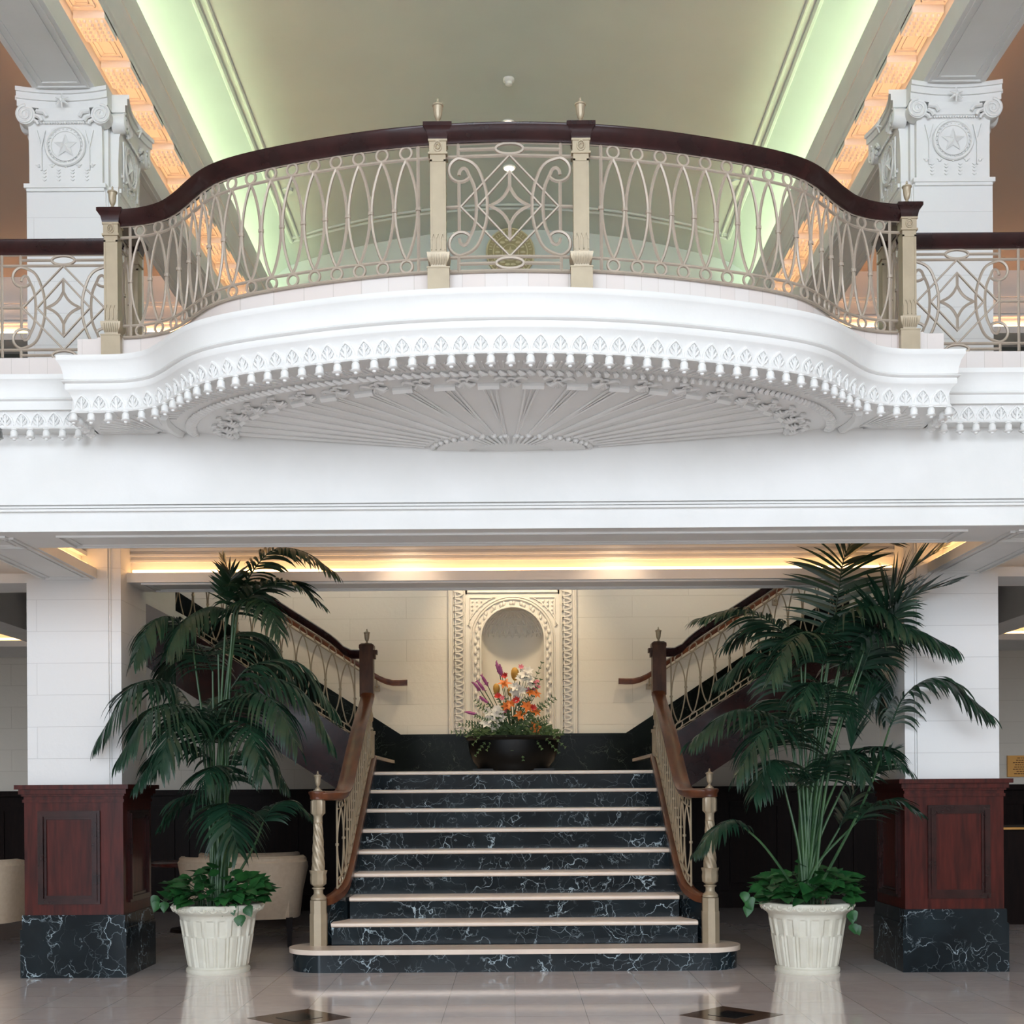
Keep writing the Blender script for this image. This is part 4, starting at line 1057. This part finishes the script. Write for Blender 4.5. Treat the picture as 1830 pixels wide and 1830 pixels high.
for (x,y),nm,tr,sd in((PLs[0],'left',[at(425,1640,9.15),at(405,1618,9.18),at(445,1625,9.2),at(283,1605,9.4),at(290,1618,9.35)],3),(PLs[1],'right',[at(1525,1655,9.0),at(1515,1625,9.0),at(1510,1600,9.05),at(1335,1600,9.1),at(1340,1615,9.05)],5)):
    rnd=random.Random(sd)
    t=thing('pothos_plant',f'trailing green pothos filling the {nm} planter','plant',(x,y,.48),'pothos in the planters')
    b=MB(); v=MB()
    for k in range(210):
        a=rnd.uniform(0,2*PI); r=.33*math.sqrt(rnd.random()); 
        if k<60: r=rnd.uniform(.26,.36)
        p=Vector((x+r*cos(a),y+r*sin(a),.52+rnd.uniform(0,.24)*(1.2-r/.45)+ .01))
        out=Vector((cos(a),sin(a),rnd.uniform(-.5,.6)))+Vector((rnd.uniform(-.6,.6),rnd.uniform(-.6,.6),0))
        L=rnd.uniform(.085,.135); add_leaf(b,p,out,Vector((0,0,1))+Vector((rnd.uniform(-.4,.4),rnd.uniform(-.8,.1),0)),L,L*.85)
        if k%3==0: v.tube([(x+.5*r*cos(a),y+.5*r*sin(a),.47),((x+p.x)/2,(y+p.y)/2,.57),p],.003,4)
    for p in tr:
        for j in range(2): add_leaf(b,p+Vector((rnd.uniform(-.03,.03),0,rnd.uniform(-.02,.03))),Vector((rnd.uniform(-.6,.6),-.3,-.8)),Vector((0,-1,.3)),rnd.uniform(.07,.09),.075)
        a=math.atan2(p.y-y,p.x-x); v.tube(spline([(x+.3*cos(a),y+.3*sin(a),.52),(x+.36*cos(a),y+.36*sin(a),.50),p],8),.003,4)
    b.build('foliage','pothos',t,ang=80); v.build('vines','stem',t)

# ------------------------------------------------------------------ palms
def frond(b,pts,n=30,Lm=.34,droop=.8,wid=.0118,seed=0,side=.8):
    rnd=random.Random(seed); P=spline(pts,n+8); Lm*=1.22
    b.tube(P,[.0065*(1-.75*i/(len(P)-1)) for i in range(len(P))],5)
    N=len(P)
    for i in range(1,N):
        s=i/(N-1); p=P[i]; t_=(P[min(i+1,N-1)]-P[i-1]).normalized()
        sd=t_.cross(Vector((0,0,1)))
        if sd.length<.25: sd=sd+Vector((.8,0.1,0))
        sd.normalize()
        Lf=Lm*(.6+.4*sin(PI*min(1,.2+s*.7)))*(1-.45*s**3)
        for sg in(-1,1):
            L=Lf*rnd.uniform(.85,1.1)
            d=(t_*(.32+.75*s*s)+sd*sg*side*rnd.uniform(.7,1.15)+Vector((0,0,.22-.35*droop+rnd.uniform(-.08,.08)))).normalized()
            q=p.copy(); w=wid*rnd.uniform(.85,1.2); rows=[]; ns=6; dd=d.copy()
            tw=rnd.uniform(-.5,.5)
            for j in range(ns+1):
                u=j/ns; ww=w*(.5+1.6*u if u<.3 else (.98*(1-((u-.3)/.7)**1.8)))+.0006
                pl=(t_-dd*t_.dot(dd)); pl=pl.normalized() if pl.length>.05 else sd
                pl=(pl+dd.cross(pl)*tw).normalized()
                rows.append([q-pl*ww,q+pl*ww])
                dd=(dd+Vector((0,0,-droop*.42*(.15+u)))).normalized(); q=q+dd*(L/ns)
            b.grid(rows)
def palm(name,label,base,stems,seed):
    t=thing('palm',label,'palm plant',(base.x,base.y,.47),'potted palms')
    k=0
    for it in stems:
        (leaf,kw)=it; k+=1
        pts=[at(*q) for q in leaf]
        b0=base+Vector((random.Random(seed+k).uniform(-.06,.06),random.Random(seed*3+k).uniform(-.06,.06),0))
        start=pts[0]; H_=start.z-b0.z
        mid=b0.lerp(start,.5); mid.x=b0.x+(start.x-b0.x)*.30; mid.y=b0.y+(start.y-b0.y)*.35
        if 'm' in kw: mid=at(*kw['m'])
        kw={a:c for a,c in kw.items() if a!='m'}
        s=MB(); SPn=spline([b0,mid,start],16); s.tube(SPn,[.013-.006*i/15 for i in range(16)],6); f=MB(); frond(f,pts,seed=seed*31+k,**kw); fo=f.build('frond','frond',t,ang=60); s.build('stem','stem',fo)
    b=MB()
    for dx,dy,h in((-.03,0,.10),(.05,.03,.17),(.11,-.02,.08)): b.lathe([(.02,.46),(.018,.46+h*.6),(.012,.46+h)],(base.x+dx,base.y+dy,0),8)
    b.build('trunk','palmtrunk',t)
BL=Vector((PLs[0][0],PLs[0][1],.47)); BR=Vector((PLs[1][0],PLs[1][1],.47))
d=9.44
LP=[
 ([(418,1095,d-.15),(440,1040,d-.22),(485,985,d-.3),(540,985,d-.4),(597,1022,d-.45)],dict(Lm=.26,droop=.75)),
 ([(425,1085,d-.12),(470,1048,d-.2),(520,1040,d-.3),(570,1075,d-.3)],dict(Lm=.26,droop=.5)),
 ([(420,1095,d),(375,1085,d-.1),(330,1110,d-.25),(300,1160,d-.35)],dict(Lm=.30,droop=.95)),
 ([(415,1100,d),(450,1070,d-.25),(480,1085,d-.45),(500,1130,d-.55)],dict(Lm=.26,droop=.9)),
 ([(405,1080,d-.1),(410,1050,d-.18),(412,1030,d-.22),(400,1000,d-.25)],dict(Lm=.16,droop=.1,n=12)),
 ([(345,1160,d),(310,1105,d-.1),(270,1115,d-.25),(240,1180,d-.38)],dict(Lm=.26,droop=.9)),
 ([(360,1290,d),(310,1225,d-.05),(240,1225,d-.32),(175,1320,d-.42)],dict(Lm=.36,droop=1.0,n=36)),
 ([(370,1300,d),(330,1260,d-.25),(270,1270,d-.5),(215,1350,d-.6)],dict(Lm=.36,droop=1.0,n=34)),
 ([(375,1320,d),(350,1280,d-.3),(310,1300,d-.6),(285,1370,d-.75)],dict(Lm=.34,droop=1.0)),
 ([(405,1240,d),(450,1190,d+.1),(530,1185,d+.25),(600,1270,d+.3)],dict(Lm=.34,droop=.95,n=36)),
 ([(405,1260,d),(460,1210,d+.0),(540,1235,d+.0),(590,1320,d)],dict(Lm=.34,droop=1.0,n=34)),
 ([(405,1290,d),(440,1240,d-.25),(490,1255,d-.45),(530,1330,d-.55)],dict(Lm=.34,droop=1.0)),
 ([(400,1310,d),(430,1290,d-.3),(450,1310,d-.5),(470,1380,d-.6)],dict(Lm=.32,droop=1.0)),
 ([(380,1200,d),(350,1150,d+.2),(310,1170,d+.4),(280,1230,d+.5)],dict(Lm=.30,droop=.9)),
 ([(390,1170,d),(430,1130,d+.3),(480,1150,d+.45),(520,1210,d+.5)],dict(Lm=.28,droop=.9)),
 ([(415,1450,d-.1),(405,1435,d-.25),(412,1470,d-.45),(425,1520,d-.5)],dict(Lm=.33,droop=.9,n=26,side=1.1)),
 ([(385,1440,d),(350,1420,d-.1),(320,1430,d-.1),(290,1470,d-.1)],dict(Lm=.22,droop=.7,n=20)),
 ([(470,1470,d+.2),(490,1440,d+.3),(520,1432,d+.35),(560,1460,d+.4)],dict(Lm=.20,droop=.7,n=20,m=(450,1520,d+.1))),
 ([(380,1360,d),(340,1330,d-.1),(290,1340,d-.3),(245,1400,d-.42)],dict(Lm=.26,droop=.9)),
 ([(410,1400,d),(400,1370,d-.2),(370,1380,d-.45),(345,1440,d-.5)],dict(Lm=.26,droop=.9)),
 ([(420,1370,d),(440,1340,d+.1),(475,1345,d+.15),(510,1400,d+.15)],dict(Lm=.26,droop=.9)),
 ([(395,1330,d),(385,1300,d+.2),(370,1270,d+.4),(380,1250,d+.6)],dict(Lm=.26,droop=.6)),
]
palm('palm','tall kentia palm with arching dark fronds in the left planter',BL,LP,11)
d=9.24
RPp=[
 ([(1487,1135,d),(1498,1060,d-.05),(1508,1000,d-.1),(1530,965,d-.15),(1585,968,d-.3)],dict(Lm=.34,droop=.25,n=30,side=1.2)),
 ([(1560,1115,d-.2),(1590,1065,d-.3),(1625,1020,d-.35),(1675,985,d-.4)],dict(Lm=.36,droop=.12,n=24,side=1.0)),
 ([(1555,1125,d-.2),(1595,1085,d-.32),(1640,1060,d-.38),(1695,1045,d-.4)],dict(Lm=.34,droop=.1,n=22,side=.9)),
 ([(1430,1170,d),(1390,1120,d-.1),(1320,1090,d-.2),(1250,1105,d-.3)],dict(Lm=.28,droop=.6,n=34)),
 ([(1440,1180,d),(1400,1130,d+.2),(1350,1120,d+.3),(1300,1150,d+.4)],dict(Lm=.30,droop=.7)),
 ([(1470,1190,d),(1500,1110,d-.2),(1560,1080,d-.35),(1625,1125,d-.5)],dict(Lm=.34,droop=1.0,n=36)),
 ([(1500,1200,d-.1),(1560,1135,d-.25),(1620,1120,d-.35),(1700,1155,d-.42)],dict(Lm=.32,droop=.95,n=36)),
 ([(1480,1180,d),(1450,1130,d-.3),(1410,1150,d-.5),(1380,1210,d-.6)],dict(Lm=.30,droop=.9)),
 ([(1500,1190,d),(1530,1160,d+.2),(1560,1180,d+.25),(1575,1240,d+.25)],dict(Lm=.32,droop=.95)),
 ([(1590,1300,d-.25),(1620,1240,d-.32),(1680,1213,d-.38),(1763,1272,d-.42)],dict(Lm=.33,droop=.75,n=34,m=(1545,1430,9.05))),
 ([(1420,1240,d),(1400,1190,d+.1),(1350,1170,d+.15),(1290,1210,d+.2)],dict(Lm=.32,droop=.9)),
 ([(1415,1330,d),(1380,1280,d-.1),(1310,1270,d-.25),(1240,1320,d-.35)],dict(Lm=.32,droop=.9,n=36)),
 ([(1420,1340,d),(1400,1300,d-.3),(1360,1310,d-.5),(1320,1380,d-.6)],dict(Lm=.34,droop=1.0)),
 ([(1440,1330,d),(1420,1270,d+.2),(1380,1250,d+.4),(1340,1290,d+.5)],dict(Lm=.3,droop=.9)),
 ([(1480,1260,d),(1510,1210,d+.2),(1550,1210,d+.35),(1580,1270,d+.4)],dict(Lm=.32,droop=.95)),
 ([(1470,1300,d),(1480,1240,d-.3),(1450,1220,d-.45),(1430,1260,d-.6)],dict(Lm=.3,droop=.9)),
 ([(1520,1340,d-.1),(1535,1290,d-.15),(1555,1250,d-.2),(1575,1235,d-.25)],dict(Lm=.22,droop=.1,n=20,side=.4)),
 ([(1510,1400,d),(1530,1350,d+.1),(1570,1335,d-.25),(1620,1370,d-.35)],dict(Lm=.28,droop=.7)),
 ([(1500,1480,d),(1535,1400,d),(1560,1370,d-.2),(1590,1340,d-.3)],dict(Lm=.26,droop=.25,n=26,side=1.0)),
 ([(1530,1470,d-.1),(1560,1440,d-.25),(1600,1430,d-.35),(1640,1450,d-.42)],dict(Lm=.22,droop=.5,n=20)),
 ([(1330,1478,d-.1),(1310,1465,d-.15),(1280,1480,d-.2),(1245,1520,d-.25)],dict(Lm=.20,droop=.8,n=22,m=(1372,1520,9.15))),
 ([(1400,1400,d),(1390,1360,d-.2),(1370,1370,d-.35),(1350,1420,d-.45)],dict(Lm=.28,droop=.9)),
 ([(1470,1400,d),(1490,1350,d-.3),(1520,1345,d-.4),(1545,1390,d-.5)],dict(Lm=.26,droop=.8)),
 ([(1540,1200,d-.1),(1560,1150,d-.2),(1590,1110,d-.3),(1610,1080,d-.38)],dict(Lm=.3,droop=.7)),
]
palm('palm','tall kentia palm with wide fanning fronds in the right planter',BR,RPp,23)

# ------------------------------------------------------------------ flower arrangement on the landing
VY=13.55; LZ=9*RI
t=thing('flower_bowl','low black lacquer bowl on a stand holding the flowers on the landing','bowl',(0,VY,LZ))
b=MB(); b.lathe([(.36,LZ+.02),(.38,LZ+.04),(.38,LZ+.08),(.42,LZ+.13),(.46,LZ+.22),(.47,LZ+.30),(.47,LZ+.345),(.49,LZ+.355),(.50,LZ+.375),(.49,LZ+.39),(.40,LZ+.385)],(0,0,0),48)
b.xf(Matrix.Translation((0,VY,0))@Matrix.Diagonal((1,.7,1,1))); b.build('bowl_body','lacquer',t)
b=MB(); b.box(-.42,.42,VY-.22,VY+.22,LZ,LZ+.05); b.build('stand','lacquer',t)
FZ=LZ+.37
fa=thing('flower_arrangement','large mixed arrangement of orange lilies, white blooms and purple spikes in the black bowl','flowers',(0,VY,FZ))
rnd=random.Random(5)
def fpt(px,py,dy=0): return at(px,py,VY+dy)
root=Vector((0,VY,FZ-.02))
def flower(px,py,kind,r=.05,dy=-.1):
    r*=1.3; p=fpt(px,py,dy); b=MB(); m={'lily':'lilyorange','white':'white_petal','pink':'pinkpetal','red':'redpetal'}[kind]
    ax=(p-root).normalized()*.5+Vector((rnd.uniform(-.3,.3),-1,rnd.uniform(-.1,.4))); ax.normalize()
    u=ax.cross(Vector((0,0,1))).normalized(); w=ax.cross(u)
    n=6 if kind!='red' else 9
    for k in range(n):
        a=2*PI*k/n+rnd.random()*.3; d_=(u*cos(a)+w*sin(a))+ax*(.35 if kind!='red' else 1.0)
        add_leaf(b,p,d_,ax,r*rnd.uniform(.9,1.1)*(1.2 if kind=='white' else 1),r*(.8 if kind=='white' else .55),.2,.35 if kind=='lily' else .1)
    if kind=='lily':
        for k in range(4): a=2*PI*k/4; b.tube([p,p+ax*r*.5+(u*cos(a)+w*sin(a))*r*.15],.002,4)
    name={'lily':'lily','white':'white_bloom','pink':'pink_bloom','red':'red_rose'}[kind]
    o=b.build(name,m,fa,ang=70)
    s=MB(); s.tube(spline([root+Vector((rnd.uniform(-.1,.1),0,0)),(root+p)/2+Vector((0,0,.03)),p],6),.004,4); s.build('flower_stem','fern',o)
for q in((905,1290),(930,1277),(925,1288),(945,1280),(952,1270),(918,1217),(958,1240),(955,1302),(878,1248,),(948,1300)): 
    pass
for px,py,r in((929,1278,.055),(942,1262,.06),(958,1272,.045),(957,1301,.06),(902,1222,.055),(913,1258,.05),(905,1262,.05),(958,1240,.045),(948,1238,.04)): flower(px,py,'lily',r)
for px,py,r in((870,1292,.055),(880,1283,.06),(888,1276,.055),(895,1285,.05),(884,1298,.05),(872,1272,.04),(938,1205,.05),(930,1213,.05),(945,1215,.045),(921,1228,.045),(932,1234,.045),(918,1238,.04),(944,1199,.04),(924,1248,.04),(950,1225,.04),(888,1267,.035)): flower(px,py,'white',r,-.08)
for px,py,r in((931,1192,.03),(955,1222,.035),(952,1231,.03),(943,1233,.03),(903,1271,.025),(898,1248,.03),(960,1218,.025),(962,1228,.025)): flower(px,py,'pink',r,-.06)
for px,py,r in((903,1209,.04),(923,1253,.045),(890,1246,.045),(952,1266,.04),(904,1267,.025)): flower(px,py,'red',r,-.1)
for (x0,y0,x1,y1) in ((887,1182,893,1205),(893,1188,897,1208),(860,1206,872,1226),(852,1216,866,1234),(846,1219,858,1234),(857,1245,872,1256),(831,1272,850,1276)):
    p,q=fpt(x0,y0,-.05),fpt(x1,y1,-.05); b=MB()
    b.tube([p.lerp(q,k/8) for k in range(9)],[.004,.010,.015,.018,.019,.018,.017,.014,.008],6)
    for k in range(24): c=p.lerp(q,rnd.random()); b.sphere(c+Vector((rnd.uniform(-.018,.018),rnd.uniform(-.018,.018),rnd.uniform(-.012,.012))),.007,4)
    o=b.build('purple_spike','purplepetal',fa)
    s=MB(); s.tube(spline([root,(root+q)/2,q],6),.006,4); s.build('flower_stem','fern',o)
for x0,y0,r in((920,1204,.042),(887,1231,.036),(912,1236,.03)):
    p=fpt(x0,y0,-.05); b=MB()
    b.lathe([(.3*r,-1.7*r),(.8*r,-1.0*r),(r,0),(.9*r,.8*r),(.5*r,1.4*r),(.1*r,1.6*r)],p,14,lambda a,z:.08*r*cos(7*a+z*160))
    o=b.build('yellow_cone','yellowcone',fa)
    s=MB(); s.tube(spline([root,(root+p)/2,p],6),.006,4); s.build('flower_stem','fern',o)
def sprig(px,py,n=14,L=.05,wd=.014,dy=0,drop=.0,nm='fern_sprig'):
    q=fpt(px,py,dy); b=MB(); mid=(root+q)/2+Vector((0,-.03,.05+drop)); P=spline([root+Vector((rnd.uniform(-.15,.15),rnd.uniform(-.1,0),0)),mid,q],n+2)
    b.tube(P,.003,4)
    for i in range(2,len(P)):
        tt=(P[i]-P[i-1]).normalized(); sd=tt.cross(Vector((0,-1,.2))).normalized()
        for sg in(-1,1): add_leaf(b,P[i],tt*.7+sd*sg+Vector((0,-.1,rnd.uniform(-.2,.1))),Vector((0,-1,.3)),L*rnd.uniform(.7,1.1)*(1.1-.5*i/len(P)),wd,.1,.1)
    b.build(nm,'fern',fa,ang=70)
for px,py in ((808,1308),(822,1295),(818,1312),(835,1290),(850,1280),(845,1300),(860,1310),(855,1262),(872,1258),(880,1318),(900,1322),(995,1305),(1005,1308),(985,1300),(990,1318),(975,1290),(980,1280),(970,1262),(986,1246),(992,1250),(965,1258),(968,1185),(935,1252),(945,1320),(925,1322),(905,1250),(885,1240),(975,1310),(960,1285),(890,1300),(850,1252),(966,1215),(915,1300),(935,1300),(875,1270),(900,1290)):
    sprig(px,py,dy=rnd.uniform(-.15,.08))
for px,py in ((850,1350),(935,1358),(968,1338),(998,1345),(870,1340),(915,1340),(845,1330),(1010,1335)): sprig(px,py,n=12,L=.035,dy=-.32,drop=.12,nm='trailing_ivy')
b=MB()
for k in range(320):
    a=rnd.uniform(0,2*PI); r=.46*math.sqrt(rnd.random()); p=Vector((r*cos(a),VY+.6*r*sin(a)-.02,FZ+rnd.uniform(0,.42)*(1-r/.5)))
    add_leaf(b,p,Vector((cos(a),sin(a)-.6,rnd.uniform(-.4,.8))),Vector((0,-1,.5)),rnd.uniform(.05,.10),.03,.1,.1)
b.build('filler_leaves','fern',fa,ang=70)

# ------------------------------------------------------------------ furniture in the background
def armchair(x,y,rz,label,s=1.0):
    t=thing('armchair',label,'armchair',(x,y,0),'cream lounge chairs'); t.rotation_euler=(0,0,rz); t.scale=(s,s,s)
    def part(b,nm,m):
        o=b.build(nm,m); o.parent=t; return o
    b=MB() # wraparound back: curved shell, open toward +y
    rows=[]; n=28
    for k in range(n+1):
        a=-PI*1.08+PI*1.16*k/n; 
        cx,sy=cos(a),sin(a); e=.62
        X=math.copysign(abs(cx)**e,cx); Y=math.copysign(abs(sy)**e,sy)
        top=.735-.14*max(0,Y+.15)*1.0
        ring=[(.475*X,.40*Y,.24),(.50*X,.43*Y,.45),(.545*X,.47*Y,top-.02),(.53*X,.455*Y,top),(.46*X,.385*Y,top),(.44*X,.37*Y,top-.03),(.41*X,.34*Y,.45),(.40*X,.33*Y,.24)]
        rows.append(ring)
    b.grid(rows,cv=True,cap=True); bk=part(b,'backrest','upholstery')
    b=MB(); b.tube([( (r_[2][0]+r_[4][0])/2,(r_[2][1]+r_[4][1])/2,r_[3][2]+.0) for r_ in rows],.035,8); part(b,'roll','upholstery').parent=bk
    b=MB(); b.box(-.40,.40,-.34,.42,.24,.42); part(b,'seat','upholstery')
    for px,py in((-.40,-.32),(.40,-.32),(-.36,.36),(.36,.36)):
        b=MB(); b.grid([[(px-.028,py-.028,.25),(px+.028,py-.028,.25),(px+.028,py+.028,.25),(px-.028,py+.028,.25)],[(px-.016,py-.016,0),(px+.016,py-.016,0),(px+.016,py+.016,0),(px-.016,py+.016,0)]],cv=True,cap=True); part(b,'leg','darkwood')
    return t
armchair(-2.33,11.15,.12,'cream wraparound armchair behind the left planter',1.0)
armchair(-4.62,10.9,-.1,'cream armchair cut by the left picture edge beside the column',1.0)
armchair(-2.66,13.0,.2,'cream armchair in shade beyond the first armchair',.93)
t=thing('side_table','small round dark table between the shaded armchairs','table',(-3.05,12.2,0))
b=MB(); b.lathe([(.36,.62),(.37,.63),(.37,.65),(.35,.66)],(-3.05,12.2,0),32); b.build('tabletop','mahogany',t)
b=MB(); b.lathe([(.20,0),(.19,.03),(.04,.06),(.035,.4),(.05,.6),(.09,.62)],(-3.05,12.2,0),20); b.build('pedestal','darkwood',t)
t=thing('reception_desk','dark desk with thin brass edge beyond the right column','desk',(5.3,12.6,0))
b=MB(); b.box(4.55,6.2,12.3,13.0,0,.9); b.build('body','darkwood',t)
b=MB(); b.box(4.5,6.25,12.26,13.02,.9,.93); b.build('desktop','darkwood',t)
b=MB(); b.box(4.5,6.25,12.25,12.26,.905,.925); b.build('edge_strip','brass',t)
# plaque
p0=at(1805,1350,14.2); p1=at(1850,1388,14.2)
t=thing('wall_plaque','brass plaque with engraved lines on the wall right of the right column','plaque',((p0.x+p1.x)/2,BY,(p0.z+p1.z)/2))
b=MB(); b.box(p0.x,p1.x,BY-.03,BY-.002,p1.z,p0.z); b.build('plate','brass',t)
b=MB(); H2=(p0.z-p1.z)
rnd=random.Random(2)
for i in range(8):
    z=p0.z-H2*(.10+.105*i); x=p0.x+.05+.03*rnd.random()*2
    while x<p1.x-.06:
        w=rnd.uniform(.012,.03); b.box(x,min(x+w,p1.x-.04),BY-.033,BY-.03,z-.009,z); x+=w+.008
b.build('engraving','etched',t)

# ------------------------------------------------------------------ lights
def area(name,loc,rot,sx,sy,e,col,spread=None):
    l=bpy.data.lights.new(name,'AREA'); l.shape='RECTANGLE'; l.size=sx; l.size_y=sy; l.energy=e; l.color=col
    if spread: l.spread=spread
    o=bpy.data.objects.new(name,l); COL.objects.link(o); o.location=loc; o.rotation_euler=rot; return o
def aim(o,target): 
    d_=Vector(target)-Vector(o.location); o.rotation_euler=d_.to_track_quat('-Z','Y').to_euler()
a=area('window_daylight',(0,-8.6,5.3),(0,0,0),14,4.6,1650,(.80,.89,1.0)); aim(a,(0,7.5,2.6))
a=area('side_window_daylight',(-6.5,-7.5,1.7),(0,0,0),1.6,2.6,110,(.72,.86,1.0)); aim(a,(-1,9,1.4))
def spot(name,loc,tgt,e,col,ang,blend=.6,r=.08):
    l=bpy.data.lights.new(name,'SPOT'); l.energy=e; l.color=col; l.spot_size=math.radians(ang); l.spot_blend=blend; l.shadow_soft_size=r
    o=bpy.data.objects.new(name,l); COL.objects.link(o); o.location=loc; aim(o,tgt); return o
spot('niche_spot',(0,13.25,5.0),(0,BY,2.6),185,(1,.78,.52),62,.8)
for sx in(-1,1): spot('wall_wash',(sx*1.9,12.3,5.4),(sx*1.7,BY,2.4),80,(1,.79,.56),85,.9,.2)
spot('stair_spot',(0,10.6,5.5),(0,10.4,.9),0,(1,.8,.6),70,.8)
for sx in(-1,1): spot('stair_downlight',(sx*.8,9.1,3.3),(sx*.5,10.2,.6),17,(1,.72,.48),70,.9,.1)
w=bpy.data.worlds.new('world'); SC.world=w; w.use_nodes=True
w.node_tree.nodes['Background'].inputs[0].default_value=(.78,.86,1.0,1); w.node_tree.nodes['Background'].inputs[1].default_value=.3
SC.view_settings.view_transform='Standard'; SC.view_settings.look='None'; SC.view_settings.gamma=1; SC.view_settings.use_curve_mapping=False
SC.view_settings.exposure=.35
